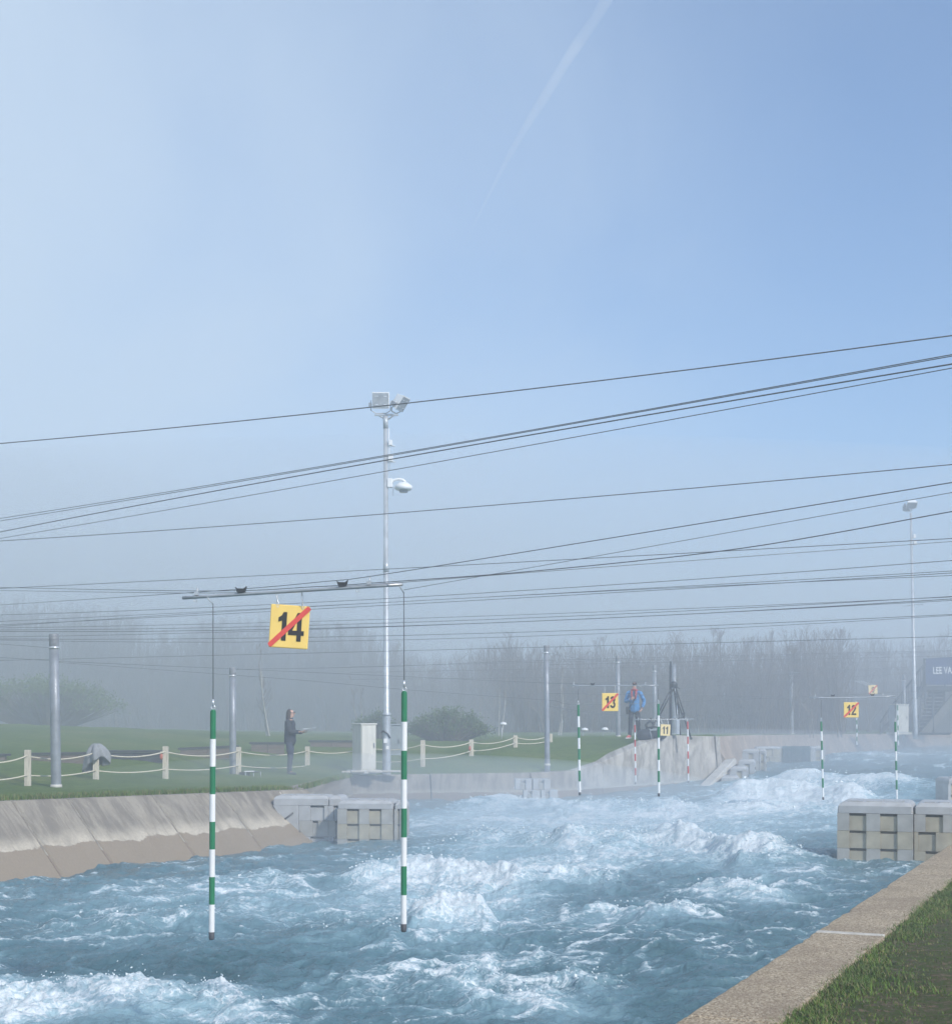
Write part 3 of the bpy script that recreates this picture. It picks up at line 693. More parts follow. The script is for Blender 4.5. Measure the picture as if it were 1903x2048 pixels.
for pts, A, fo, wu, wd, fl in crests:
    xs = np.array([p[0] for p in pts], float); ys = np.array([p[1] for p in pts], float)
    yc = np.interp(xcol, xs, ys); k_ = np.ones(15) / 15; yc = np.convolve(np.pad(yc, 7, 'edge'), k_, 'valid')
    jr = np.argmin(np.abs(pyv - yc[None]), axis=0); dc = np.convolve(np.pad(dgrid[jr], 7, 'edge'), k_, 'valid')
    L = xs[-1] - xs[0]; e = np.clip(np.minimum(xcol - xs[0], xs[-1] - xcol) / (0.22 * L), 0, 1); e = e * e * (3 - 2 * e)
    amp = e * (0.82 + 0.45 * fbm(xcol / 110.0, np.full_like(xcol, ys[0] * .3), 2))
    wv = min(1.0, wd); v_ = D - dc[None] + wv * 0.75 * fbm(WX * 0.8 / wv + A * 31, WY * 0.8 / wv + ys[0], 3) + 0.10 * fbm(WX * 3.2, WY * 3.2 + A * 9, 2)
    prof = np.where(v_ > 0, np.exp(-(v_ / wu) ** 2), np.exp(-(v_ / wd) ** 2)) - 0.55 * np.exp(-((v_ - 1.7 * wu) / (0.9 * wu)) ** 2)
    h += A * amp[None] * prof
    cm = np.clip(amp, 0, 1.2)[None] * np.exp(-((v_ + .06) / (0.16 + .12 * wu)) ** 2) * min(1, fo)
    spike += cm * min(1.0, A * 4)
    ff = np.where(v_ > 0, np.exp(-(v_ / (0.45 * wu)) ** 2), np.exp(-(np.abs(v_) / fl) ** 1.6))
    foam += fo * 0.85 * np.clip(amp, 0, 1.2)[None] * ff
    aer += 0.7 * min(1, fo) * np.clip(amp, 0, 1)[None] * np.exp(-((v_ + fl * .5) / (1.7 * fl)) ** 2)
    aer -= 0.25 * np.clip(amp, 0, 1)[None] * np.exp(-((v_ - 1.5 * wu) / wu) ** 2)
    for i in range(0, len(xcol)):
        if amp[i] > 0.15 and -60 < xcol[i] < 1950: crest_pts.append((i, jr[i], A * amp[i], fo, fl))
# foam fields
for x, y, rx, ry, f_, a_ in [(900, 1830, 130, 50, .34, .5), (930, 1770, 180, 30, .35, .6), (1130, 1730, 220, 26, .34, .5), (620, 1800, 150, 28, .16, .3), (1000, 1910, 160, 40, .2, .12),
                             (70, 2020, 260, 24, .30, .45), (760, 1960, 160, 40, .18, .1), (1250, 1655, 440, 28, .34, .6), (1550, 1610, 260, 16, .5, .6), (1600, 1575, 220, 14, .35, .5),
                             (1470, 1540, 40, 20, .6, .5), (1060, 1640, 220, 20, .1, .5), (500, 1820, 160, 30, .1, .25), (1180, 1965, 180, 30, .16, 0), (1420, 1790, 140, 22, .12, .05), (900, 1985, 160, 22, .04, 0),
                             (660, 1700, 90, 10, .3, .1), (1700, 1718, 60, 8, .5, .1), (1480, 1715, 120, 12, .3, .2), (300, 1800, 240, 40, .05, .2), (100, 1900, 200, 40, -.1, -.1), (430, 1940, 130, 30, -.12, -.25),
                             (1620, 1680, 90, 28, -.35, -.2), (1500, 1870, 160, 60, -.12, -.2), (1250, 1890, 160, 30, -.1, -.2), (950, 1592, 220, 6, -.2, -.1), (150, 1735, 260, 20, -.15, -.12), (1700, 1545, 160, 14, -.35, -.3)]:
    g = np.exp(-((pxv - x) / rx) ** 2 - ((pyv - y) / ry) ** 2); foam += f_ * g; aer += a_ * g
# swell and chop (finer octaves fade out with distance)
wxn = WX + 0.25 * fbm(WX * .5, WY * .5, 2); wyn = WY + 0.25 * fbm(WX * .5 + 50, WY * .5, 2)
h += 0.15 * fbm(wxn * 0.45 + 3, wyn * 0.45, 3)
h += 0.075 * (ridged(wxn * 0.85 + 13.4, wyn * 0.95 + 5.2, 2) - 0.55)
f1 = np.clip(1.6 - D / 30, 0.15, 1); f2 = np.clip(1.5 - D / 18, 0.0, 1)
chop = ridged(wxn * 2.1 + 7, wyn * 2.4, 3) - 0.6
h += 0.055 * f1 * chop
turb = 1 + 1.6 * np.clip(foam, 0, 1)
h += 0.020 * f1 * turb * fbm(wxn * 5.5, wyn * 6, 3)
fo_ = np.clip(foam, 0, 1.1)
h += spike * (0.10 * np.clip(perlin(WX * 3.1 + 2, WY * 2.2), 0, 1) ** 1.4 + 0.13 * np.clip(perlin(WX * 7.3, WY * 5 + 3), 0, 1) ** 1.6 * f1 + 0.13 * np.clip(perlin(WX * 17, WY * 11), 0, 1) ** 1.7 * f2)
spk = 1 - np.sqrt(perlin(wxn * 2.3 + 41, wyn * 2.3 + 6) ** 2 + .01) * 2.0; spk2 = 1 - np.abs(perlin(wxn * 5.1, wyn * 5.1 + 4)) * 2.0; spk3 = 1 - np.abs(perlin(WX * 11 + 3, WY * 11)) * 2.0; spk4 = 1 - np.abs(perlin(WX * 24 + 3, WY * 24)) * 2.0
h += fo_ * (0.045 * (spk - .35) + 0.036 * (spk2 - .35) * f1 + 0.020 * (spk3 - .3) * f2 + 0.010 * spk4 * f2)
# foam lines lying on the chop
def flines(fr, ox, th):
    n = np.abs(perlin(wxn * fr * .8 + ox + 0.5 * fbm(WX * fr * .6, WY * fr * .6, 2), wyn * fr * 1.35 + ox * 2 + 0.5 * fbm(WX * fr * .6 + 9, WY * fr * .6, 2)))
    return sstep(th, 0.0, n)
patch = fbm(WX * 0.34 + 8, WY * 0.34 + 3, 3); patch2 = fbm(WX * 1.3 + 3, WY * 1.6, 3)
ln1 = flines(1.15, 3.1, .16); ln2 = flines(2.9, 7.7, .18) * f1; ln3 = flines(6.5, 1.3, .2) * f2
foam = foam * 0.92 + (0.40 * ln1 + 0.30 * ln2 + 0.16 * ln3) * np.clip(.55 + patch * 1.1 + patch2 * .9, 0, 1.4) + 0.28 * patch + 0.22 * patch2 + 0.25 * np.clip(chop, -.2, .5) + 0.10
h += 0.018 * (ln1 + .6 * ln2) * f1
aer = aer + 0.30 * patch + 0.15 * patch2 + 0.18 * ln1 + 0.20
# calmer beside the walls
WZ = base + h
nr, ncw = WX.shape
idx = np.arange(nr * ncw).reshape(nr, ncw)
q = np.stack([idx[:-1, :-1], idx[1:, :-1], idx[1:, 1:], idx[:-1, 1:]], -1).reshape(-1, 4)
frw = np.array([front(c) for c in xcol]) + 2.0
ok = (WY < frw[None]) | (pxv < w1l_px)
kv = ((WX - K0.x) * KR.x + (WY - K0.y) * KR.y)
ok &= kv < 0.35
q = q[(ok.reshape(-1)[q]).all(1)]
me = bpy.data.meshes.new('water')
used = np.unique(q); remap = np.full(nr * ncw, -1); remap[used] = np.arange(len(used)); q = remap[q]
co = np.stack([WX, WY, WZ], -1).reshape(-1, 3)[used]
me.vertices.add(len(co)); me.vertices.foreach_set('co', co.astype(np.float32).ravel())
me.loops.add(q.size); me.loops.foreach_set('vertex_index', q.astype(np.int32).ravel())
me.polygons.add(len(q)); me.polygons.foreach_set('loop_start', np.arange(0, q.size, 4, dtype=np.int32)); me.polygons.foreach_set('loop_total', np.full(len(q), 4, np.int32))
me.polygons.foreach_set('use_smooth', np.ones(len(q), bool))
me.update(calc_edges=True); me.validate()
for nm, arr in (('foam', foam), ('aerated', aer)):
    at = me.attributes.new(nm, 'FLOAT', 'POINT'); at.data.foreach_set('value', arr.reshape(-1)[used].astype(np.float32))
me.materials.append(MAT['water'])
o = bpy.data.objects.new('water', me); C.objects.link(o); tag(o, kind='structure')
def water_z(X_, Y_):
    j = int(np.argmin(np.abs(dgrid - Y_))); i = int(np.argmin(np.abs(xcol - (X_ / Y_ * F + HX)))); return WZ[j, i]

# spray: torn clumps and droplets thrown up along the crests
ico_v = []; t_ = (1 + 5 ** .5) / 2
for a in (-1, 1):
    for b in (-t_, t_): ico_v += [(a, b, 0), (0, a, b), (b, 0, a)]
ico_v = np.array(ico_v) / math.sqrt(1 + t_ * t_)
bm = bmesh.new(); [bm.verts.new(v) for v in ico_v]; hull = bmesh.ops.convex_hull(bm, input=bm.verts); bm.verts.index_update()
ico_f = np.array([[v.index for v in f.verts] for f in bm.faces]); ico_v = np.array([v.co[:] for v in bm.verts]); bm.free()
SV = []; SF = []; so = 0
big = [c for c in crest_pts if c[2] > 0.07]
for _ in range(4000):
    i, j, A, fo, fl = big[random.randrange(len(big))]
    if random.random() > min(1, fo): continue
    d = dgrid[j] + random.gauss(-0.12, 0.22) * min(2, fl); s_ = F / d
    ii = min(max(i + random.randint(-6, 6), 0), ncw - 1); X_ = (xcol[ii] - HX) / F * d
    if ((X_ - K0.x) * KR.x + (d - K0.y) * KR.y) > -0.1: continue
    jj = int(np.argmin(np.abs(dgrid - d))); z0 = WZ[jj, ii]
    clus = fbm(np.array([xcol[ii] / 17.0]), np.array([j * 1.7]), 2)[0]
    if clus < 0.02 and random.random() < .93: continue
    r = abs(random.gauss(0, 1)) * 0.0035 + 0.0025; r *= (1.0 if d < 14 else min(2.6, d / 14)); up = abs(random.gauss(0, 1)) ** 1.4 * A * (0.28 + 0.6 * max(0, clus))
    if up > 0.05 + A * .25: r *= 0.6
    rot = np.array(Quaternion((random.random(), random.random(), random.random(), random.random() + .01)).normalized().to_matrix())
    sc = np.array([r * random.uniform(.7, 1.9), r * random.uniform(.7, 1.3), r * random.uniform(.6, 1.5)])
    vv = (ico_v * sc * (1 + rng.uniform(-.25, .25, (12, 1)))) @ rot.T + np.array([X_ + random.gauss(0, .01), d, z0 + up])
    SV.append(vv); SF.append(ico_f + so); so += 12
SV = np.concatenate(SV); SF = np.concatenate(SF)
tag(grid_obj('spray', SV, [tuple(f) for f in SF.tolist()], MAT['foam']), 'white droplets and torn foam thrown up along the wave crests', 'spray', kind='stuff')

# ------------------------------------------------------------------ haze: one even box of fog round camera and scene
m = bpy.data.materials.new('fog'); m.use_nodes = True; t = m.node_tree; t.nodes.clear()
out = t.nodes.new('ShaderNodeOutputMaterial'); pv = t.nodes.new('ShaderNodeVolumePrincipled')
pv.inputs['Color'].default_value = (0.825, 0.880, 0.945, 1); pv.inputs['Density'].default_value = HAZE_DENSITY; pv.inputs['Anisotropy'].default_value = 0.1
t.links.new(pv.outputs['Volume'], out.inputs['Volume'])
mb = MB(); mb.box2((-440, -440, -3.7), (440, 440, 18.6)); tag(mb.build('haze', m), 'pale blue morning fog filling the whole scene', 'haze', kind='stuff')
# steam lying on the cold water (soft domes of even vapour)
m = bpy.data.materials.new('steam'); m.use_nodes = True; t = m.node_tree; t.nodes.clear()
out = t.nodes.new('ShaderNodeOutputMaterial'); pv = t.nodes.new('ShaderNodeVolumePrincipled')
pv.inputs['Color'].default_value = (0.815, 0.870, 0.930, 1); pv.inputs['Density'].default_value = 0.026; pv.inputs['Anisotropy'].default_value = 0.1
t.links.new(pv.outputs['Volume'], out.inputs['Volume'])
for c_, r_, dn, lab in [((-2.4, 34.5, -.55), (9.5, 11, 1.35), .040, 'pale steam hanging over the pool in front of the low bank'), ((9.0, 56, -.4), (14, 17, 1.6), .025, 'pale steam over the drop and the far channel'),
                    ((2.5, 22, -.6), (6, 9, .95), .018, 'thin steam over the middle of the rapids'), ((0, 94, -1), (90, 46, 18.5), .0140, 'broad fog bank lying over the bare trees'), ((-20, 54, -1), (22, 28, 12), .0135, 'fog bank drifting over the left lawn and trees')]:
    m2_ = m.copy(); m2_.node_tree.nodes['Principled Volume'].inputs['Density'].default_value = dn
    mb = MB(); mb.ell((0, 0, 0), r_, 48, 24); tag(mb.build('mist', m2_, None, c_), lab, 'mist', kind='stuff')
# contrail: a slim tapering trail of ice cloud high beyond the fog
m = bpy.data.materials.new('contrail_vapour'); m.use_nodes = True; t = m.node_tree; t.nodes.clear()
out = t.nodes.new('ShaderNodeOutputMaterial'); pv = t.nodes.new('ShaderNodeVolumePrincipled')
pv.inputs['Color'].default_value = (1, 1, 1, 1); pv.inputs['Density'].default_value = 0.0066; pv.inputs['Anisotropy'].default_value = 0.2
t.links.new(pv.outputs['Volume'], out.inputs['Volume'])
cs = [(1252, -90, .82, 14), (1232, -40, .81, 11), (1212, 0, .80, 13), (1188, 40, .79, 11), (1158, 83, .78, 12.5), (1130, 125, .76, 10.5), (1091, 190, .74, 11), (1050, 255, .72, 8), (1022, 304, .71, 7), (1000, 345, .70, 4.6), (962, 420, .68, 2.6), (935, 475, .66, 1.0)]
pts = [P(x, y, s) for x, y, s, w in cs]
mb = MB(); mb.tube([p - pts[0] for p in pts], [w / s for (x, y, s, w) in cs], 20)
tag(mb.build('contrail', m, None, pts[0]), 'faint white aircraft trail fading down the blue sky', 'contrail')

# ================================================================== objects
# ------------------------------------------------------------------ steel cable posts
def cable_post(x, ytop, ybot, s, wpx, label, band=True, head=0.0, lean=-0.008, dark=False):
    b = P(x, ybot, s); hgt = (ybot - ytop) / s; r = wpx / s / 2
    t = thing('cable_post', label, 'post', b, 0, 'steel posts that hold the slalom cables')
    mb = MB(); top = hgt * (1 - head); L = lambda z: Vector((lean * z, 0, z))
    zs = [-0.4, 0, top * .5, top]
    mb.tube([L(z) for z in zs], [r * 1.03, r * 1.03, r, r * .97], 18); mb.build('tube', MAT['galv_dark'], t)
    if head > 0:
        mb = MB(); mb.tube([L(top), L(hgt)], [r * .99, r * .99], 18); mb.build('post_head', MAT['post_top'], t, bevel=0.004, seg=1)
    if band:
        mb = MB(); zb = hgt * (1 - max(head, .035)); mb.tube([L(zb - .02), L(zb + .02)], [r * 1.07] * 2, 18); mb.build('clamp_band', MAT['bright'], t)
    mb = MB(); mb.tube([Vector((0, 0, -.02)), Vector((0, 0, .05))], [r * 1.25, r * 1.15], 14); mb.build('base_collar', MAT['beam'], t)
    return t
cable_post(112.5, 1268, 1574, 100, 19.5, 'thickest grey steel cable post, standing among the rope fence at far left', True, .09, -.016)
cable_post(466, 1335, 1556, 83, 13.5, 'grey steel post beside a fence post, left of the person in dark clothes', True, .075, -.006)
cable_post(1094, 1291, 1531, 74, 10.5, 'tall grey steel post alone on the grass slope left of the number 13 sign', True, .06, -.009)
cable_post(1236, 1312, 1474, 60, 9, 'grey steel post right behind the number 13 sign, left of the man in blue', True, .08, -.008)
cable_post(1309, 1330, 1472, 54, 8, 'grey steel post between the man in blue and the tripod', True, .09, -.006)
cable_post(1348, 1328, 1470, 53, 8.5, 'grey steel post standing directly behind the black tripod', False, 0, -.006)
cable_post(1583, 1343, 1468, 46, 7, 'lone grey steel post on the far bank, between the tripod and the number 12 sign', True, .06, -.012)
cable_post(1808, 1350, 1466, 44.5, 6.5, 'short grey steel post in front of the staircase, right of the number 9 sign', True, .1, -.01)

# ------------------------------------------------------------------ overhead cables
def cable(label, pts, r=0.006, zr=1.55, sag=0.0, ext=0.7, name='overhead_cable'):
    q = []
    for p in pts:
        s = p[2] if len(p) > 2 and p[2] else (HY - p[1]) / zr
        q.append(P(p[0], p[1], s))
    out = []
    if len(q) == 2:
        a, b = q; e0 = ext if pts[0][0] <= 2 else 0.0; e1 = ext if pts[1][0] >= 1900 else 0.0
        sm = sag / ((HY - (pts[0][1] + pts[1][1]) / 2) / zr) if (HY - (pts[0][1] + pts[1][1]) / 2) > 30 else sag / 70
        for i in range(25):
            u = -e0 + (1 + e0 + e1) * i / 24; p = a.lerp(b, u); p.z -= sm * 4 * u * (1 - u); out.append(p)
    else:
        for i in range(len(q) - 1):
            p0 = q[max(i - 1, 0)]; p1 = q[i]; p2 = q[i + 1]; p3 = q[min(i + 2, len(q) - 1)]
            for k in range(8):
                u = k / 8; out.append(0.5 * ((2 * p1) + (p2 - p0) * u + (2 * p0 - 5 * p1 + 4 * p2 - p3) * u * u + (3 * p1 - p0 - 3 * p2 + p3) * u ** 3))
        out.append(q[-1])
        if pts[0][0] <= 2: out.insert(0, out[0] + (out[0] - out[1]) * 9)
        if pts[-1][0] >= 1900: out.append(out[-1] + (out[-1] - out[-2]) * 9)
    o = out[0].copy(); mb = MB(); mb.tube([p - o for p in out], r * .64, 5)
    return tag(mb.build(name, MAT['cable'], None, o), label, 'cable', 'cables strung across the channel')
CB = [
 ('topmost dark cable, alone in the open sky and crossing the floodlight heads', [(0, 887), (1903, 671)], .0062, 2.1, 12),
 ('upper one of the crossing cables below the floodlight heads, thin and highest at the right', [(0, 1037), (1903, 709)], .0046, 1.9, 7),
 ('thin cable running tight below the upper crossing cable near the floodlight heads', [(0, 1042), (1903, 712)], .0046, 1.86, 5),
 ('thickest of the crossing cables on the mast, passing the small white boxes', [(0, 1064), (1903, 728)], .0066, 1.8, -8),
 ('thin cable passing the mast just above its round camera arm', [(0, 1077), (1903, 736)], .0042, 1.75, 4),
 ('single gently rising cable crossing the mast just below its round camera', [(0, 1082), (1903, 929)], .0056, 1.7, 8),
 ('lower left control cable that runs up along the number 14 gate bar', [(0, 1210, 150), (400, 1184, 240), (640, 1164, 278), (772, 1148, 300), (1320, 1060, 360), (1903, 965, 420)], .0042),
 ('thin control cord rising from the right end of the number 14 gate bar', [(807, 1180, 292), (1300, 1093, 340), (1903, 985, 400)], .0028),
 ('thick cable carrying the number 14 gate bar and climbing steeply at the right', [(0, 1175, 165), (400, 1182, 240), (620, 1174, 272), (775, 1164, 292), (1080, 1141, 310), (1480, 1097, 340), (1903, 1023, 370)], .0048),
 ('second cable carrying the number 14 gate bar, level at left', [(0, 1181, 160), (420, 1186, 236), (700, 1172, 276), (1100, 1142, 255), (1903, 1083, 230)], .0042),
 ('thin cable just above the number 14 gate bar, nearly straight', [(0, 1177), (1903, 1077)], .0052, 1.45, 2),
 ('cable touching the top edge of the number 14 sign, rising to the right', [(0, 1230), (1903, 1121)], .0056, 1.5, 12),
 ('cable crossing behind the upper part of the number 14 sign, upper of a pair', [(0, 1243), (1903, 1142)], .005, 1.45, 3),
 ('cable crossing behind the upper part of the number 14 sign, lower of a pair', [(0, 1250), (1903, 1146)], .0056, 1.4, 3),
 ('cable crossing behind the middle of the number 14 sign, steepest there', [(0, 1253), (1903, 1151)], .005, 1.42, -7),
 ('faint cable crossing behind the middle of the number 14 sign, uppermost of four close together', [(0, 1256), (1903, 1194)], .005, 1.4, 8),
 ('thin cable crossing behind the number 14 sign, second of four close together', [(0, 1260), (1903, 1193)], .006, 1.4, 14),
 ('thick cable crossing behind the number 14 sign, third of four close together', [(0, 1263), (1903, 1198)], .0075, 1.38, 17),
 ('thin cable crossing behind the number 14 sign, lowest of four close together', [(0, 1274), (1903, 1201)], .0055, 1.38, 10),
 ('cable crossing behind the lower part of the number 14 sign, upper of a far pair', [(0, 1278), (1903, 1229)], .0066, 1.35, 14),
 ('cable crossing behind the lower part of the number 14 sign, lower of a far pair', [(0, 1280), (1903, 1231)], .0055, 1.35, 21),
 ('cable drawn along the tops of the bare trees, below the number 14 sign', [(0, 1321), (1903, 1273)], .0062, 1.15, 1),
 ('cable running left from the bright band of the thickest post', [(0, 1288, 110), (103, 1296, 100)], .006),
 ('cable running left from the middle of the thickest post', [(0, 1315, 110), (103, 1322, 100)], .006),
 ('upper sagging cable from the thickest post to the tall post on the slope', [(118, 1323, 100), (467, 1338, 84), (780, 1352, 80), (1090, 1366, 74), (1316, 1372, 112)], .0075),
 ('lower sagging cable from the thickest post across the mast', [(118, 1325, 100), (420, 1347, 90), (620, 1362, 88), (830, 1381, 86), (1090, 1400, 82), (1250, 1408, 80), (1903, 1380, 60)], .006),
 ('cable from the head of the left fence-side post towards the mast', [(467, 1339, 83), (780, 1333, 82), (1092, 1321, 78), (1903, 1301, 60)], .006),
 ('cable from the tall slope post down to the post behind the number 13 sign', [(1094, 1306, 74), (1236, 1325, 60), (1500, 1320, 56), (1903, 1303, 48)], .0065),
 ('thin level cable behind the blue jacket man near the tripod top', [(1094, 1330, 74), (1903, 1312, 55)], .006),
 ('cable running right from the tripod towards the number 9 sign', [(1094, 1368, 74), (1310, 1362, 66), (1583, 1346, 52), (1903, 1330, 46)], .0078),
 ('fine cable above the number 12 sign from the lone far post', [(1236, 1390, 64), (1450, 1370, 58), (1903, 1342, 48)], .006),
 ('fine cable at the height of the number 12 sign across the trees', [(1094, 1387, 80), (1583, 1394, 60), (1903, 1398, 52)], .006),
 ('low fine cable behind the number 13 sign and the man in blue', [(1094, 1412, 85), (1260, 1432, 78), (1500, 1428, 66)], .006),
 ('faint cable high across the treetops right of the tall post', [(700, 1334, 72), (1300, 1319, 60), (1903, 1303, 50)], .006),
 ('faint cable just under the treetops at the right, above the lone far post', [(700, 1345, 70), (1300, 1334, 58), (1903, 1320, 48)], .006),
 ('faint cable across the middle of the trees at the right', [(700, 1359, 70), (1300, 1352, 58), (1903, 1336, 47)], .0055),
]
for c in CB: cable(*c)

# ------------------------------------------------------------------ slalom gates: bar, hanging poles, number sign
def band_pole(name, label, foot, top, r, col, group, cordtop=None, bands=8, cap=0.055):
    """hanging pole: foot and top are world points; parts tube, end_cap, hook, cord"""
    t = thing(name, label, 'slalom pole', foot, 0, group); d = top - foot; L = d.length; u = d.normalized()
    mb = MB(); bl = (L - cap) / bands
    for k in range(bands):
        mb.tube([u * (cap + bl * k), u * (cap + bl * (k + 1))], r, 16, False, 0 if k % 2 == 0 else 1)
    mb.tube([u * (L - 1e-4), u * (L + .012)], [r, r * .55], 16, True, 1)
    mb.build('tube', [MAT['white'], col], t)
    mb = MB(); mb.tube([u * 0, u * .012, u * (cap + .004)], [r * .8, r * .99, r * 1.0], 16); mb.build('end_cap', MAT['grey_cap'], t)
    mb = MB(); mb.torus(u * (L + .028), .014, .004, (0, 1, 0), 10, 6); mb.tube([u * (L + .04), u * (L + .085)], [.009, .006], 8); mb.build('hook', MAT['bright'], t)
    if cordtop is not None:
        mb = MB(); mb.tube([u * (L + .08), cordtop - foot], max(.0028, r * .1), 6); mb.build('cord', MAT['cord'], t)
    return t

def text_mesh(body, size, off, sx, mat, ext=0.002):
    cu = bpy.data.curves.new('t', 'FONT'); cu.body = body; cu.size = size; cu.offset = off; cu.extrude = ext; cu.align_x = 'CENTER'; cu.align_y = 'CENTER'; cu.space_character = 1.08
    o = bpy.data.objects.new('t', cu); C.objects.link(o); bpy.context.view_layer.update()
    me = bpy.data.meshes.new_from_object(o.evaluated_get(bpy.context.evaluated_depsgraph_get()))
    bpy.data.objects.remove(o); me.transform(Matrix.Rotation(math.pi / 2, 4, 'X') @ Matrix.Diagonal((sx, 1, 1, 1)))
    me.materials.clear(); me.materials.append(mat); return me

def ribbon(mb, pts, th, sc, y):
    pts = [Vector((p[0], p[1])) for p in pts]; L = []; R_ = []
    for i, p in enumerate(pts):
        d = (pts[min(i + 1, len(pts) - 1)] - pts[max(i - 1, 0)]).normalized(); n = Vector((-d.y, d.x)) * th / 2; L.append(p + n); R_.append(p - n)
    for i in range(len(pts) - 1):
        q = [L[i], L[i + 1], R_[i + 1], R_[i]]; mb.prism([Vector(((c.x - .3) * sc * .8, y, c.y * sc)) for c in q], Vector((0, .0015, 0)))
def arc(cx, cy_, rx, ry, a0, a1, n=14): return [(cx + rx * math.cos(math.radians(a0 + (a1 - a0) * i / n)), cy_ + ry * math.sin(math.radians(a0 + (a1 - a0) * i / n))) for i in range(n + 1)]
def digit_mesh(ch, sc):
    mb = MB()
    def poly(pts, y=-.002): mb.prism([Vector(((x - .3) * sc * .8, y, z * sc)) for x, z in pts], Vector((0, .0015, 0)))
    if ch == '1': poly([(.26, 0), (.46, 0), (.46, 1), (.31, 1), (.24, .88), (.10, .80), (.10, .65), (.26, .70)])
    elif ch == '4':
        poly([(.35, 1), (-.02, .37), (.15, .37), (.35, .73)]); poly([(-.02, .21), (.66, .21), (.66, .37), (-.02, .37)]); poly([(.35, .37), (.54, .37), (.54, 1), (.35, 1)]); poly([(.35, 0), (.54, 0), (.54, .21), (.35, .21)])
    elif ch == '2':
        ribbon(mb, arc(.30, .71, .20, .205, 172, -28) + [(.34, .42), (.14, .17)], .17, sc, -.002); poly([(.02, 0), (.60, 0), (.60, .16), (.02, .16)], -.0026)
    elif ch == '3':
        ribbon(mb, arc(.29, .735, .19, .18, 168, -78), .17, sc, -.002); ribbon(mb, arc(.29, .285, .205, .20, 80, -168), .17, sc, -.0026)
    elif ch == '9':
        ribbon(mb, arc(.30, .70, .20, .215, 0, 360, 22), .16, sc, -.002); ribbon(mb, [(.50, .70), (.50, .42), (.46, .2), (.35, .09), (.21, .09), (.10, .2)], .16, sc, -.0026)
    return mb.mesh('digit', MAT['digit'])
def number_sign(num, label, cx, cy, s, w, hgt, slash, tilt=0.0, yaw=0.0, chain_to=None, pale=False):
    t = thing('number_sign', label, 'number sign', P(cx, cy, s), yaw, 'yellow number signs hung from the gates')
    R = Matrix.Rotation(tilt, 4, 'Y')
    mb = MB(); mb.box((0, 0, 0), (w, .014, hgt)); me = mb.mesh('board', MAT['sign_pale'] if pale else MAT['sign'], w * .03, 2); me.transform(R); link_mesh('board', me, t)
    for i, ch in enumerate(num):
        n = len(num); me = digit_mesh(ch, hgt * .66)
        me.transform(R @ Matrix.Translation(((i - (n - 1) / 2) * w * .335, -.0085, -hgt * .33))); link_mesh('digit', me, t)
    if slash:
        mb = MB(); a = Vector((-w * .485, -.0135, -hgt * .46)); b = Vector((w * .485, -.0135, hgt * .46)); d = (b - a).normalized(); nn = Vector((-d.z, 0, d.x)) * w * .062
        cut = Vector((w * .02, 0, 0))
        mb.prism([a - nn, b - nn + cut * .2, b + nn * .4 + cut * .5, b + nn, a + nn * 1.0, a - cut * .5], Vector((0, .0022, 0)))
        me = mb.mesh('slash', MAT['slash']); me.transform(R); link_mesh('slash', me, t)
    if chain_to:
        for k, (fx, target) in enumerate(zip((-.32, .32), chain_to)):
            a = R @ Vector((w * fx, 0, hgt * .5 - .02)); b = target - P(cx, cy, s); d = b - a; mb = MB(); nl = max(3, int(d.length / .034))
            for i in range(nl):
                c = a.lerp(b, (i + .5) / nl); ax = Vector((1, .3, 0)) if i % 2 else Vector((0, 1, 0))
                tube = []
                for q in range(9):
                    an = q / 8 * 2 * math.pi; e = Vector((math.cos(an) * .008, 0, math.sin(an) * .021)); e.rotate(Quaternion((0, 0, 1), 0 if i % 2 == 0 else 1.3)); tube.append(c + e)
                mb.tube(tube, .0026, 5, False)
            mb.build('chain', MAT['bright'], t)
    return t

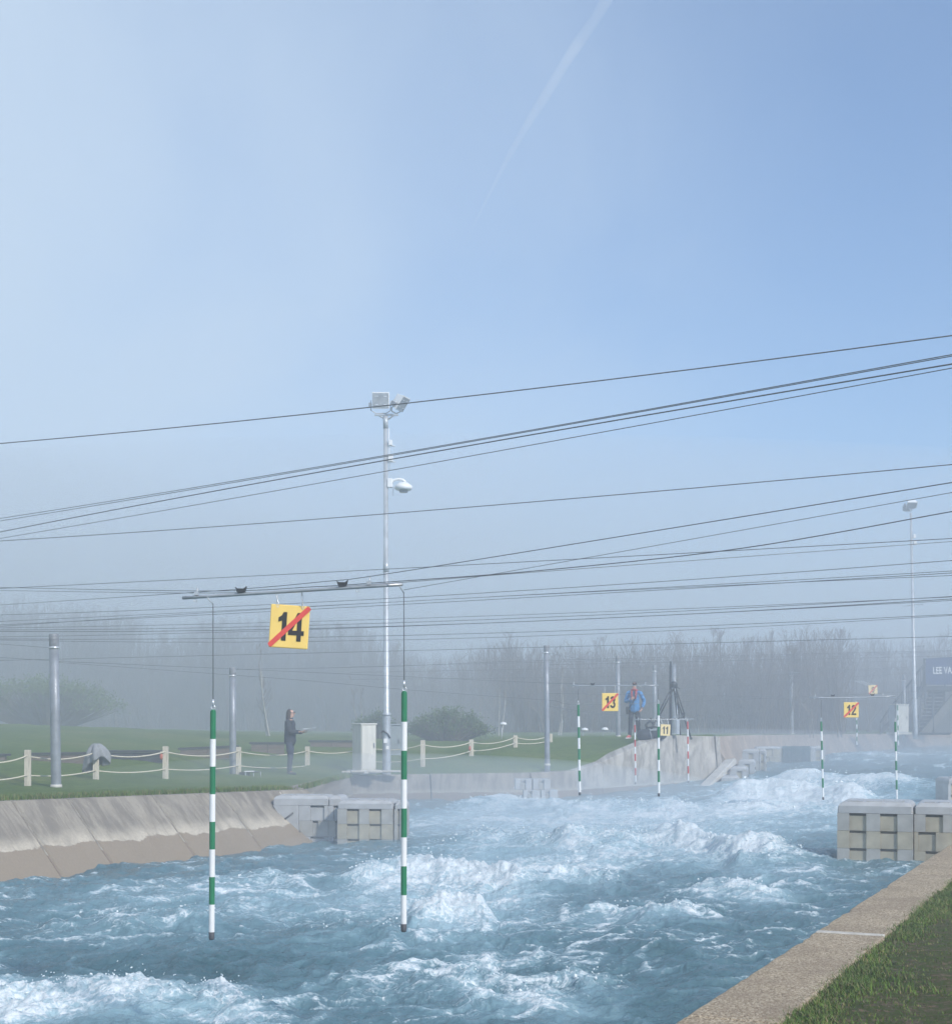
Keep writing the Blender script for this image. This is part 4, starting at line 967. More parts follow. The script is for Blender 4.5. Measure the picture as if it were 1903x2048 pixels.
POLE_LAB = {'14': ('nearest left slalom pole, large green and white, hanging over the foreground water', 'nearest right slalom pole, large green and white, in front of the big mast'),
 '13': ('green and white pole hanging left of the number 13 sign', 'green and white pole touching the left edge of the number 11 sign'),
 '12': ('green and white pole in front of the far bank, ending just above white foam', 'green and white pole ending at the top of the large right barrier'),
 '11': ('red and white pole below the feet of the man in blue', 'red and white pole hanging in front of the right tripod leg'),
 '9': ('distant thin banded pole hanging right below the number 12 sign', 'distant thin banded pole in front of the far pale cabinet')}
SIGN_LAB = {'14': 'large near yellow square sign with black number 14 and a red slash', '13': 'yellow square sign with black number 13 and red slash, left of the man in blue',
 '12': 'yellow square sign with black number 12 and red slash at the right', '11': 'small yellow sign with black number 11 and no slash, below the tripod', '9': 'smallest farthest yellow sign with number 9 and a red slash, near the staircase'}
def gate(num, bar_a, bar_b, poles, col, colname, sign, slash, bar_label, bar_mat='alu', bar_r=0.012, wheels=True, cordends=None, r=0.0205, pale=False, tilt=0.0, sign_yaw=0.0, bow=0.0):
    """bar_a/b: (x,y,s); poles: [(xtop,ytop,xbot,ybot,s)], sign: (cx,cy,s,w,h)"""
    a, b = P(*bar_a), P(*bar_b); t = thing('gate_bar', bar_label, 'gate bar', a, 0, 'bars of the slalom gates')
    d = b - a; mb = MB(); mb.tube([d * (i / 8) - Vector((0, 0, bow * 4 * (i / 8) * (1 - i / 8))) for i in range(9)], bar_r, 10); mb.build('bar', MAT[bar_mat], t)
    if wheels:
        for f in (.27, .73):
            mb = MB(); c = d * f + Vector((0, 0, bar_r + .022))
            mb.prism([c + Vector((-.038, -.02, .018)), c + Vector((-.024, -.02, -.02)), c + Vector((.03, -.02, -.02)), c + Vector((.042, -.02, .022)), c + Vector((.022, -.02, .006)), c + Vector((-.02, -.02, .006))], Vector((0, .04, 0)))
            mb.build('cable_guide', MAT['dark_plastic'], t)
        for f in (.065, .85):
            mb = MB(); c = d * f; mb.box(c + Vector((0, 0, bar_r + .012)), (.03, .03, .024)); mb.tube([c + Vector((.004, 0, bar_r)), c + Vector((.004, 0, .068))], .004, 6); mb.tube([c + Vector((-.004, 0, .02)), c + Vector((.012, 0, .06))], .003, 6); mb.build('clamp', MAT['galv'], t)
        for f in (.06, .80):
            mb = MB(); mb.torus(d * f - Vector((0, 0, bar_r + .01)), .011, .003, (0, 1, 0), 10, 5); mb.build('ring', MAT['bright'], t)
    for i, (xt, yt, xb, yb, s) in enumerate(poles):
        top = P(xt, yt, s); foot = P(xb, yb, s); f = max(0.0, min(1.0, (top.x - a.x) / max(.01, d.x)))
        anchor = a + d * f; anchor = Vector((top.x + (anchor.x - top.x) * .3, top.y, anchor.z - .055))
        mb = MB(); bp = a + d * f - Vector((.04, 0, 0)) * (1 if i == 0 else .6); mb.tube([bp - a, bp - a + Vector((.01, 0, -.025)), anchor - a], .0045, 6); mb.build('bracket', MAT['galv'], t)
        side = 'left' if i == 0 else 'right'
        band_pole('slalom_pole', POLE_LAB[num][i], foot, top, r, col, 'banded slalom poles hanging over the water', anchor)
    if sign:
        cx, cy, s, w, hh = sign
        tops = []
        for fx in (-.32, .32):
            X = P(cx, cy, s).x + w * fx; f = (X - a.x) / d.x if d.x else .5
            tops.append(a + d * max(0, min(1, f)) + Vector((0, 0, bar_r * .5)))
        number_sign(num, SIGN_LAB[num], cx, cy, s, w, hh, slash, tilt, sign_yaw, tops, pale)
    return t
gate('14', (365, 1196, 284), (805, 1169, 292), [(426, 1423, 423, 1880, 285), (808, 1386, 807, 1864, 291)], MAT['green'], 'green', (578.5, 1253.5, 286.5, .272, .302), True,
     'long thin grey bar that carries the large number 14 sign', tilt=math.radians(3.6), sign_yaw=.1)
gate('13', (1135, 1371.5, 115), (1317, 1371, 115), [(1156, 1411, 1159, 1591, 114.5), (1316, 1409, 1317, 1593, 115.5)], MAT['green'], 'green', (1219.5, 1404.5, 115, .282, .315), True,
     'thin pale bar in front of the head of the man in blue', bar_r=.010, r=.0215)
gate('12', (1618, 1395, 99), (1790, 1392, 99), [(1641.5, 1444, 1645.5, 1600, 98.5), (1789.5, 1445, 1793, 1604, 100)], MAT['green'], 'green', (1701.5, 1420, 99, .30, .31), True,
     'pale slightly bowed bar above the number 12 sign', bar_r=.012, r=.0205, bow=.02)
gate('11', (1268, 1439, 76), (1388, 1438.5, 75), [(1269, 1451, 1270.5, 1569, 75), (1374.5, 1444, 1376, 1566, 76)], MAT['red'], 'red', (1330, 1460.5, 76, .255, .30), False,
     'thin pale bar in front of the tripod legs, above the number 11 sign', bar_r=.009, r=.0195, tilt=math.radians(2.5), pale=True)
gate('9', (1694, 1362.5, 50), (1808, 1361.5, 50), [(1712, 1424, 1713, 1493, 50), (1794, 1411, 1796, 1494, 50.5)], MAT['green'], 'green', (1745, 1379.5, 52, .345, .35), True,
     'farthest faint bar, above the small number 9 sign', bar_r=.010, r=.026, pale=True, wheels=False, tilt=-.05)

# ------------------------------------------------------------------ floodlight masts
def floodlight(t, c, yaw, pitch, w, hgt, dp, roll=0.0, lamps=True):
    """housing with glass front facing local -Y before yaw/pitch"""
    R = Matrix.Rotation(yaw, 3, 'Z') @ Matrix.Rotation(pitch, 3, 'X') @ Matrix.Rotation(roll, 3, 'Y'); c = Vector(c)
    mb = MB(); hw, hh = w / 2, hgt / 2
    f = [Vector(p) for p in ((-hw, 0, -hh), (hw, 0, -hh), (hw, 0, hh), (-hw, 0, hh))]; k = [Vector((p.x * .72, dp, p.z * .72)) for p in f]
    vs = [c + R @ p for p in f + k]; mb.add(vs, [(0, 1, 2, 3), (4, 7, 6, 5), (0, 4, 5, 1), (1, 5, 6, 2), (2, 6, 7, 3), (3, 7, 4, 0)])
    hs = mb.build('floodlight', MAT['white_housing'], t, bevel=.012, seg=2)
    mb = MB(); mb.box(c + R @ Vector((0, -.008, 0)), (w * .88, .012, hgt * .86), rot=R); mb.build('glass', MAT['lens'], hs)
    if lamps:
        mb = MB()
        for ax in (-.25, .25):
            for az in (-.24, .24): mb.box(c + R @ Vector((ax * w, -.018, az * hgt)), (w * .2, .008, hgt * .05), rot=R)
        mb.build('reflector', MAT['bright'], hs)
    mb = MB(); g = [Vector((-hw * 1.12, dp * .4, 0)), Vector((-hw * 1.12, dp * .4, -hh * 1.15)), Vector((-hw * .6, dp * .4, -hh * 1.5)), Vector((hw * .6, dp * .4, -hh * 1.5)), Vector((hw * 1.12, dp * .4, -hh * 1.15)), Vector((hw * 1.12, dp * .4, 0))]
    mb.tube([c + R @ p for p in g], .016, 6); mb.build('yoke', MAT['galv'], hs)
    mb = MB(); mb.box(c + R @ Vector((-hw * 1.2, dp * .5, -hh * .5)), (.08, .12, .1), rot=R); mb.build('cable_box', MAT['galv_dark'], hs)
    return hs
mast = thing('floodlight_mast', 'tall pale steel mast with two square floodlights and a round camera, behind the cabinet', 'floodlight mast', P(773, 1541, 76), 0, 'floodlight masts')
L = lambda z: Vector((-.003 * z, 0, z))
mb = MB(); mb.tube([L(-.3), L(0), L(1.42), L(1.48), L(1.52), L(9.3)], [.112, .112, .108, .108, .082, .055], 18)
mb.build('shaft', MAT['galv'], mast)
mb = MB(); mb.tube([L(1.44), L(1.5)], [.118, .118], 18); mb.tube([L(5.22), L(5.5)], [.078, .078], 14); mb.tube([L(9.0), L(9.32)], [.066, .066], 14); mb.build('collar', MAT['galv'], mast)
top = L(9.42)
mb = MB(); mb.box(top + Vector((.02, 0, -.06)), (.62, .06, .05)); mb.tube([top + Vector((-.22, 0, -.05)), top + Vector((-.04, 0, -.16))], .02, 6); mb.tube([top + Vector((.26, 0, -.05)), top + Vector((.06, 0, -.18))], .02, 6); mb.build('crossarm', MAT['galv'], mast)
floodlight(mast, top + Vector((-.125, -.05, .31)), .05, .12, .46, .44, .16)
floodlight(mast, top + Vector((.46, -.02, .22)), 1.2, .62, .46, .42, .22)
for zz, w_, h_ in ((8.62, .1, .14), (8.22, .13, .18)):
    mb = MB(); mb.box(L(zz) + Vector((.13, -.03, 0)), (w_, .1, h_)); mb.box(L(zz) + Vector((.06, 0, -.02)), (.12, .03, .03)); mb.box(L(zz - h_ * .6) + Vector((.15, -.02, 0)), (.2, .06, .02)); mb.build('antenna_box', MAT['white_housing'], mast, bevel=.006, seg=1)
mb = MB(); mb.tube([L(9.0) + Vector((.085, 0, 0)), L(8.5) + Vector((.09, 0, 0)), L(7.9) + Vector((.1, 0, 0))], .012, 6); mb.build('conduit', MAT['white_housing'], mast)
zc = 7.56
mb = MB(); mb.box(L(zc) + Vector((.11, -.02, 0)), (.14, .12, .24)); mb.build('bracket_box', MAT['white_housing'], mast, bevel=.02)
mb = MB(); mb.tube([L(zc) + Vector((.16 + .20 * (1 - math.cos(a)) * .9, -.04, .0 + .10 * math.sin(a) + a * .0)) for a in np.linspace(0, math.pi * .95, 9)], .035, 8); cam_arm = mb.build('camera_arm', MAT['white_housing'], mast)
mb = MB(); c = L(zc) + Vector((.47, -.05, -.12))
mb.tube([c + Vector((0, 0, z)) for z in (.14, .12, .08, .04, -.03, -.07)], [.04, .13, .17, .23, .235, .19], 20); dome = mb.build('camera_hood', MAT['white_housing'], mast)
mb = MB(); mb.tube([c + Vector((0, 0, -.065)), c + Vector((0, 0, -.13))], [.12, .11], 16); mb.build('camera_dome', MAT['lens'], dome)
mb = MB(); mb.tube([L(zc) + Vector((.2, -.04, -.1)), L(zc) + Vector((.2, -.04, -.34))], .008, 5); mb.build('cable_tail', MAT['galv_dark'], mast)
mb = MB(); mb.box(L(.78) + Vector((-.02, -.112, 0)), (.09, .01, .12)); mb.box(L(.6) + Vector((.03, -.113, 0)), (.08, .01, .09)); mb.build('notice', MAT['paper'], mast)
mb = MB(); mb.tube([L(.95) + Vector((-.13, -.06, .05)), L(1.0) + Vector((-.08, -.12, .04)), L(.98) + Vector((.04, -.125, -.02)), L(.9) + Vector((.1, -.1, -.05))], .02, 6); mb.build('strap', MAT['dark_plastic'], mast)

m2 = thing('floodlight_mast', 'slim grey floodlight mast at the right, in front of the staircase', 'floodlight mast', P(1829.5, 1465, 45), 0, 'floodlight masts')
L = lambda z: Vector((-.02 * z, 0, z))
mb = MB(); mb.tube([L(-.3), L(0), L(1.45), L(1.5), L(9.75)], [.115, .115, .11, .088, .05], 14); mb.build('shaft', MAT['galv'], m2)
floodlight(m2, L(9.98) + Vector((.02, -.1, .1)), .0, .95, .46, .4, .2, 0, False)
floodlight(m2, L(9.92) + Vector((-.16, .15, .05)), -.9, .8, .3, .3, .14, 0, False)
for zz, dx in ((8.72, .13), (8.42, .15)):
    mb = MB(); mb.box(L(zz) + Vector((dx, -.03, 0)), (.13, .1, .17)); mb.box(L(zz) + Vector((.06, 0, -.05)), (.12, .03, .03)); mb.build('antenna_box', MAT['white_housing'], m2, bevel=.006, seg=1)
for zz, a_, b_ in ((5.66, -.42, .4), (3.8, -.05, .42)):
    mb = MB(); mb.tube([L(zz) + Vector((a_, -.06, -.06)), L(zz) + Vector((0, -.09, 0)), L(zz) + Vector((b_, -.06, .03))], .014, 6); mb.ell(L(zz) + Vector((b_, -.06, .03)), (.04, .04, .04), 8, 6); mb.build('side_arm', MAT['galv_dark'], m2)

# ------------------------------------------------------------------ cabinets
def cabinet(name, label, x, yb, s, w, dp, hgt, rot, mat, mat2):
    t = thing(name, label, 'utility cabinet', P(x, yb, s), rot, 'grey utility cabinets')
    mb = MB(); mb.box((0, 0, hgt / 2 - .05), (w, dp, hgt + .1)); mb.build('body', mat2, t, bevel=.008, seg=1)
    mb = MB(); mb.box((0, 0, hgt + .022), (w + .05, dp + .05, .04)); mb.build('roof', mat, t, bevel=.01, seg=1)
    mb = MB(); mb.box((0, -dp / 2 - .008, hgt * .5 + .01), (w - .03, .02, hgt - .06)); d = mb.build('door', mat, t, bevel=.006, seg=1)
    mb = MB(); mb.box((w * .32, -dp / 2 - .03, hgt * .55), (.03, .025, .12)); mb.build('handle', MAT['galv_dark'], d)
    mb = MB(); mb.box((0, 0, -.03), (w + .2, dp + .2, .09)); mb.build('plinth', MAT['beam'], t, bevel=.01, seg=1)
    return t
cabinet('utility_cabinet', 'tall pale grey utility cabinet left of the big mast', 728, 1541, 77, .46, .42, 1.18, math.radians(38), MAT['cabinet'], MAT['cabinet'])
cabinet('utility_cabinet', 'blue grey utility cabinet half hidden behind the big mast and the right slalom pole', 793, 1520, 70, .42, .36, .98, math.radians(-14), MAT['cabinet_dark'], MAT['cabinet_dark'])
cabinet('utility_cabinet', 'pale utility cabinet on the far bank below the staircase', 1797, 1466, 45.5, .66, .5, 1.22, math.radians(20), MAT['cabinet'], MAT['cabinet_dark'])
for i, (x, y, s, w) in enumerate([(692, 1544, 77.5, .22), (716, 1543.5, 78, .34), (752, 1544, 77.6, .3), (782, 1543, 77, .5)]):
    mb = MB(); mb.box((0, 0, .0), (w, .22, .05)); lab = ['small white paving slab lying left of the tall cabinet', 'white paving slab under the front of the tall cabinet', 'white paving slab between tall cabinet and mast', 'longest white paving slab at the foot of the mast'][i]
    tag(mb.build('paving_slab', MAT['mortar'], None, P(x, y, s), .012, 1), lab, 'slab', 'white slabs round the mast foot')

# ------------------------------------------------------------------ rope fence
fp = [(-190, 1588, 108, .72), (-62, 1581, 104, .72), (55.5, 1573, 100, .73), (192, 1562, 94, .72), (331, 1558.5, 91, .72), (477, 1548, 84, .64), (614.5, 1549, 75.5, .74), (735, 1538, 73, .7), (845, 1534, 74, .72), (942, 1512, 71, .46), (1030, 1493, 67, .33), (1100, 1487, 64, .3)]
f0 = P(fp[0][0], fp[0][1], fp[0][2]); fence = thing('rope_fence', 'low fence of pale timber posts joined by two sagging cream ropes along the lawn', 'rope fence', f0)
pp = []
for k, (x, y, s, hh) in enumerate(fp):
    b = P(x, y, s); mb = MB(); wd = .128
    mb.box((0, 0, hh / 2 - .2), (wd, .10, hh + .4), rot=Matrix.Rotation(.15, 3, 'Z')); o = mb.build('post', MAT['wood_post'], fence, b - f0, .008, 1); pp.append((b, hh))
for (a, ha), (b, hb) in zip(pp[:-1], pp[1:]):
    for fr_, sg in ((.80, .105), (.30, .06)):
        p0 = a - f0 + Vector((0, -.06, .58 if fr_ > .5 else .22)); p1 = b - f0 + Vector((0, -.06, .58 if fr_ > .5 else .22))
        if fr_ > .5: p0.z = (a - f0).z + ha * .84; p1.z = (b - f0).z + hb * .84
        else: p0.z = (a - f0).z + ha * .31; p1.z = (b - f0).z + hb * .31
        mb = MB(); mb.tube([p0.lerp(p1, u) - Vector((0, 0, sg * 4 * u * (1 - u))) for u in np.linspace(0, 1, 15)], .0145, 6); mb.build('rope', MAT['rope'], fence)
# cloth hung over the third post
b = P(192, 1562, 94); mb = MB(); nu, nv = 44, 12; vs = []
for j in range(nv + 1):
    v = j / nv
    for i in range(nu):
        a = 2 * math.pi * i / nu; fold = 1 + (.24 * math.sin(a * 4 + .6 + v) + .14 * math.sin(a * 7 + 1.5 - v * 2)) * min(1, .25 + v * 1.3)
        rr = (.055 + .15 * (1 - (1 - v) ** 2.4)) * fold; hang = (.50 + .10 * math.cos(a - 2.9) - .16 * max(0, math.cos(a + 1.5)) ** 2 + .05 * math.sin(3 * a)); z = .80 - hang * v ** 1.25
        vs.append(Vector((rr * math.cos(a) * 1.15 + .01, rr * math.sin(a) * .75, z)))
fs = [(j * nu + i, (j + 1) * nu + i, (j + 1) * nu + (i + 1) % nu, j * nu + (i + 1) % nu) for j in range(nv) for i in range(nu)]
mb.add(vs, fs, 0, True); mb.f.append(tuple(range(nu))); mb.mi.append(0); mb.sm.append(True)
o = mb.build('jacket', MAT['towel'], None, b); sol = o.modifiers.new('thick', 'SOLIDIFY'); sol.thickness = .012
tag(o, 'grey jacket draped over a rope fence post near the thickest steel post', 'jacket')
for x, y, s, lab in [(324, 1513, 91, 'small orange red float hung on the fence post left of the left slalom pole'), (939, 1497, 71.5, 'faint orange red float hung on a fence post right of the green bush')]:
    mb = MB(); mb.ell((0, 0, 0), (.038, .036, .07), 12, 8); fl = thing('marker_float', lab, 'float', P(x, y, s) + Vector((0, -.09, 0)), 0, 'orange floats on the rope fence'); mb.build('float_body', MAT['orange'], fl)
    mb = MB(); mb.torus((0, 0, .1), .018, .005, (0, 1, 0), 8, 5); mb.build('loop', MAT['rope'], fl)
# low timber edgings cut into the bank behind the fence
def edging(label, xa, xb, ya, yb, s, hh, dark):
    a, b = P(xa, ya, s), P(xb, yb, s); t = thing('retaining_wall', label, 'retaining wall', a, 0, 'low timber retaining walls in the grass bank'); d = b - a; n = max(2, int(d.length / 1.1))
    for i in range(n):
        u, v = d * (i / n) + d.normalized() * .006, d * ((i + 1) / n) - d.normalized() * .006
        for r_ in range(2):
            z0, z1 = -.12 + r_ * (hh + .12) / 2, -.12 + (r_ + 1) * (hh + .12) / 2 - .008
            mb = MB(); mb.prism([u + Vector((0, 0, z0)), v + Vector((0, 0, z0)), v + Vector((0, 0, z1)), u + Vector((0, 0, z1))], Vector((0, .14, 0))); mb.build('plank', MAT['sleeper_top'] if dark else MAT['sleeper'], t)
    mb = MB(); mb.prism([Vector((-.05, -.03, hh)), d + Vector((.05, -.03, hh)), d + Vector((.05, .3, hh)), Vector((-.05, .3, hh))], Vector((0, 0, .05))); mb.build('coping', MAT['sleeper_top'], t)
edging('low brown timber wall at the far left edge of the grass bank', -120, 10, 1524, 1523, 88, .12, False)
edging('low brown timber wall behind the thickest steel post', 52, 192, 1521, 1519, 87, .12, False)
edging('low dark wall between the hung jacket and the fence post with the float', 205, 330, 1516, 1516, 84, .13, True)
edging('low brown timber wall behind the left slalom pole', 360, 470, 1513, 1508, 77, .17, False)
edging('low brown timber wall behind the person in dark clothes', 502, 568, 1502, 1502, 72, .19, False)
edging('low brown timber wall right of the person in dark clothes, ending at the cabinet', 620, 706, 1497, 1497, 67, .19, False)
# low folding table
t = thing('low_table', 'low dark folding table with a pale top beside the second fence post', 'table', P(497, 1553, 84))
mb = MB(); mb.box((.02, 0, .12), (.22, .25, .018)); mb.build('table_top', MAT['paper'], t, bevel=.004, seg=1)
mb = MB(); mb.box((.16, 0, .105), (.16, .28, .02)); mb.box((-.1, .05, .05), (.22, .25, .1)); mb.build('frame', MAT['dark_plastic'], t)
for dx, dy in ((-.06, -.1), (.13, -.1), (-.06, .1), (.27, .1)):
    mb = MB(); mb.tube([(dx, dy, .11), (dx + .005, dy, -.03)], .012, 6); mb.build('leg', MAT['galv'], t)
# path lamps
for x, yt, s, hh, lab in [(1006, 1447, 60, .75, 'pale dish lamp on a thin stem at the end of the rope fence'), (1169, 1468, 58, .35, 'small dim dish lamp just over the grass crest, nearer the tall post'), (1209, 1464.5, 58, .4, 'small bright dish lamp just over the grass crest below the number 13 sign')]:
    q = P(x, yt, s); gz = H(q.x, q.y); t = thing('path_lamp', lab, 'path lamp', (q.x, q.y, gz), 0, 'dish lamps beside the path'); hz = max(.25, q.z - gz)
    mb = MB(); mb.tube([(-.06, 0, -.1), (-.05, 0, hz - .08)], .014, 6); mb.build('stem', MAT['galv'], t)
    mb = MB(); mb.tube([(-.05, 0, hz - .1), (0, 0, hz - .02)], .012, 6); mb.build('neck', MAT['galv_dark'], t)
    mb = MB(); mb.tube([Vector((0, 0, hz + .05)), Vector((.0, 0, hz + .03)), Vector((0, 0, hz - .03)), Vector((0, 0, hz - .045))], [.02, .09, .125, .12], 16); mb.build('shade', MAT['white_housing'], t)

# ------------------------------------------------------------------ plastic obstacle blocks
def course(w, dp, h, wins, pil=0.055, panel_in=.028, slot=.14, tan=False):
    """one block course: wins = [(x0,x1)] recessed windows; front at y=0"""
    mb = MB(); e = .002
    mb.box2((0, .12, 0), (w, dp, h - e))
    xs = [0] + [v for a in wins for v in a] + [w]
    for i in range(0, len(xs), 2): mb.box2((xs[i], 0, e), (xs[i + 1], .119, h - e))
    for a, b in wins:
        mb.box2((a + .001, panel_in, e), (b - .001, .119, h * (1 - slot)), 1)
    return mb
def cap(w, dp, h, ribs=3):
    mb = MB(); prof = []
    r = min(h * .8, .1)
    for k in range(6):
        a = math.pi / 2 * k / 5; prof.append((r - r * math.sin(math.pi / 2 - a) if False else r * (1 - math.cos(a)), h - r + r * math.sin(a)))
    left = [(0, 0)] + prof; right = [(w - x, z) for x, z in reversed(left)]
    poly = [Vector((x, 0, z)) for x, z in left + right]; 
    o = len(poly)
    mb.prism([p + Vector((0, .05, 0)) for p in poly], Vector((0, dp - .05, 0)))
    inner = [Vector((min(max(p.x, .02), w - .02), 0, min(p.z, h - .05))) for p in poly]
    n0 = len(mb.v); mb.add(inner + [p + Vector((0, .05, 0)) for p in poly], [tuple(range(o))] + [(i, (i + 1) % o, o + (i + 1) % o, o + i) for i in range(o)], 0, False)
    step = (w - .2) / max(1, ribs)
    for i in range(ribs): mb.box2((.1 + step * i + .02, .08, h - .005), (.1 + step * (i + 1) - .03, min(dp - .05, .4), h + .014))
    return mb
def stack(t, x, y, z, w, dp, hs, caph, winlist, mats, ribs=3, lugs=True):
    """a column of courses below a cap; local coordinates of the thing, z is the cap's underside"""
    zz = z
    for i, h in enumerate(hs):
        zz -= h; mb = course(w, dp, h, winlist[i % len(winlist)]); mb.build('block', [MAT[mats[i % len(mats)]], MAT['block_tan' if lugs else mats[i % len(mats)]]], t, (x, y, zz))
        if lugs:
            mb = MB(); mb.box((w + .012, .12, h * .5), (.022, .03, h * .3)); mb.build('lug', MAT['slot'], t, (x, y, zz))
    mb = cap(w, dp, caph, ribs); mb.build('cap', MAT['block_cap'], t, (x, y, z + .002))
# right barrier by the kerb
o = P(1673.5, 1712, 151); rb = thing('obstacle_barrier', 'large barrier of grey plastic blocks in the water at the right, beside the kerb', 'block barrier', o, math.radians(-19), 'plastic block barriers in the channel')
zc = (1712 - 1626) / 151
stack(rb, 0, 0, zc, .965, .9, [.232, .232, .25, .3], .145, [[(.155, .375), (.55, .77)]], ['block', 'block_tan', 'block'], 3)
stack(rb, .978, .05, zc, .57, .9, [.232, .25, .25, .3], .145, [[(.14, .36)], [(.05, .27)]], ['block', 'block_tan', 'block_tan'], 2)
stack(rb, 1.56, .07, zc, .97, .9, [.232, .232, .25, .3], .145, [[(.16, .38), (.56, .78)]], ['block'], 3)
# left barrier against the sloping wall
o = P(674.5, 1690, 115.5); lb = thing('obstacle_barrier', 'barrier of grey plastic blocks reaching from the sloping left wall into the water', 'block barrier', o, math.radians(-5), 'plastic block barriers in the channel')
zc = (1690 - 1618) / 115.5
stack(lb, 0, 0, zc, .965, .8, [.262, .262, .25, .3], .14, [[(.165, .38), (.555, .77)]], ['block', 'block_tan', 'block'], 3)
stack(lb, .985, .05, zc, .16, .8, [.262, .262, .25, .3], .12, [[(.06, .1)]], ['block'], 1)
zb = zc + .03
stack(lb, -.76, .42, zb, .52, .7, [.27, .28, .25, .3], .165, [[(.2, .45)], [(.24, .34)]], ['block_cap', 'block'], 1, False)
stack(lb, -.235, .42, zb, .235, .7, [.27, .28, .25, .3], .165, [[(.09, .2)], [(.12, .2)]], ['block_cap', 'block'], 1, False)
mb = cap(1.0, .7, .165, 3); mb.build('cap', MAT['block_cap'], lb, (-1.23, .415, zb + .004))
mb = MB(); mb.prism([Vector((-1.225, 0, 0)), Vector((-.765, 0, 0)), Vector((-.765, 0, -1.0)), Vector((-.66, 0, -1.0)) if False else Vector((-.766, 0, -1.0)), Vector((-.80, 0, -.66))], Vector((0, .12, 0))); ep = mb.build('end_plate', MAT['block_cap'], lb, (0, .40, zb))
for x0, z0 in ((-1.03, -.26), (-.90, -.58)):
    mb = MB(); mb.tube([(x0, -.012, z0), (x0 + .17, -.012, z0 + .13)], .016, 5); mb.build('stiffener', MAT['slot'], ep)
# stepped stacks at the drop
for x, yt, w, hh, s, lab in [(1441, 1553, .50, .24, 68, 'nearest and lowest of the stepped grey block stacks at the drop'), (1459.5, 1534, .52, .23, 65.5, 'second lowest of the stepped grey block stacks at the drop'),
                             (1475.5, 1520, .52, .20, 63, 'third of the stepped grey block stacks, one below the highest'), (1484, 1499, .54, .22, 60, 'highest and farthest of the stepped grey block stacks at the drop')]:
    o = P(x, yt, s); t = thing('obstacle_stack', lab, 'block stack', o, math.radians(-12), 'stepped block stacks at the drop')
    stack(t, 0, 0, -.13, w, 1.0, [.27, .27, .3, .4], .13, [[(.2, .36)]], ['block_cap', 'block'], 1)
    if x == 1484: stack(t, w + .015, .03, -.13, .22, .8, [.27, .27, .3, .4], .13, [[(.06, .16)]], ['block_cap', 'block'], 0)
# far barrier
o = P(1512, 1530, 53); t = thing('obstacle_barrier', 'long far barrier of weathered blocks with water spilling over its middle', 'block barrier', o, 0, 'plastic block barriers in the channel'); zc = .60
stack(t, 0, 0, zc, .98, .8, [.3, .3, .4], .08, [[(.35, .62)], [(.25, .5)]], ['bank', 'bank'] if False else ['block_tan', 'block_tan'], 1)
stack(t, 1.0, 0.02, zc, 1.02, .8, [.3, .3, .4], .08, [[(.05, .24)], [(.4, .6)]], ['block'], 2)
stack(t, 2.04, 0.0, zc - .02, .55, .9, [.3, .3, .4], .11, [[(.2, .38)]], ['block_cap'], 1)
mb = MB()
for i in range(26): 
    x0 = 1.0 + i * .04; mb.tube([(x0, .05, zc + .10), (x0, -.03, zc + .06), (x0, -.06, zc - .1), (x0, -.08, -.2)], .016 + .006 * random.random(), 5)
tag(mb.build('spilling_water', MAT['water'], t), kind='stuff')
# low blocks at the foot of the mid bank
o = P(1029.5, 1587, 80); t = thing('obstacle_blocks', 'four low pale blocks lying at the foot of the mid bank', 'block pile', o, 0, 'plastic block barriers in the channel')
for x, z, w, h in ((0, .08, .42, .28), (.445, .08, .44, .28), (.2, -.14, .42, .23), (.64, -.14, .42, .23)):
    mb = course(w, .5, h, [(w * .3, w * .62)] if h > .25 else [(w * .25, w * .5)], slot=.35); mb.build('block', [MAT['block_cap'], MAT['block']], t, (x, .0 if h > .25 else -.22, z), .012, 1)
o = P(1895.5, 1590, 92); t = thing('obstacle_stack', 'pale block stack cut off by the right picture edge, behind the large barrier', 'block stack', o); stack(t, 0, 0, .24, .9, .9, [.25, .3, .3], .12, [[(.06, .3)]], ['block_cap'], 2)

# ------------------------------------------------------------------ people
def skin_mesh(verts, edges, radii, levels=2, root=0):
    me = bpy.data.meshes.new('sk'); me.from_pydata([tuple(v) for v in verts], edges, []); o = bpy.data.objects.new('sk', me); C.objects.link(o)
    md = o.modifiers.new('s', 'SKIN'); md.use_smooth_shade = True; md.branch_smoothing = 0.4
    for i, sv_ in enumerate(me.skin_vertices[0].data):
        r = radii[i]; sv_.radius = (r, r) if not hasattr(r, '__len__') else r; sv_.use_root = (i == root)
    sb = o.modifiers.new('d', 'SUBSURF'); sb.levels = levels; sb.render_levels = levels
    bpy.context.view_layer.update()
    m2 = bpy.data.meshes.new_from_object(o.evaluated_get(bpy.context.evaluated_depsgraph_get())); bpy.data.objects.remove(o); bpy.data.meshes.remove(me)
    m2.polygons.foreach_set('use_smooth', [True] * len(m2.polygons)); return m2
def join_meshes(name, meshes, mats):
    bm = bmesh.new(); idx = 0
    for me, mi in meshes:
        n0 = len(bm.faces); bm.from_mesh(me); bm.faces.ensure_lookup_table()
        for f in list(bm.faces)[n0:]: f.material_index = mi; f.smooth = True
    me = bpy.data.meshes.new(name); bm.to_mesh(me); bm.free(); me.materials.clear()
    for m in mats: me.materials.append(m)
    return me
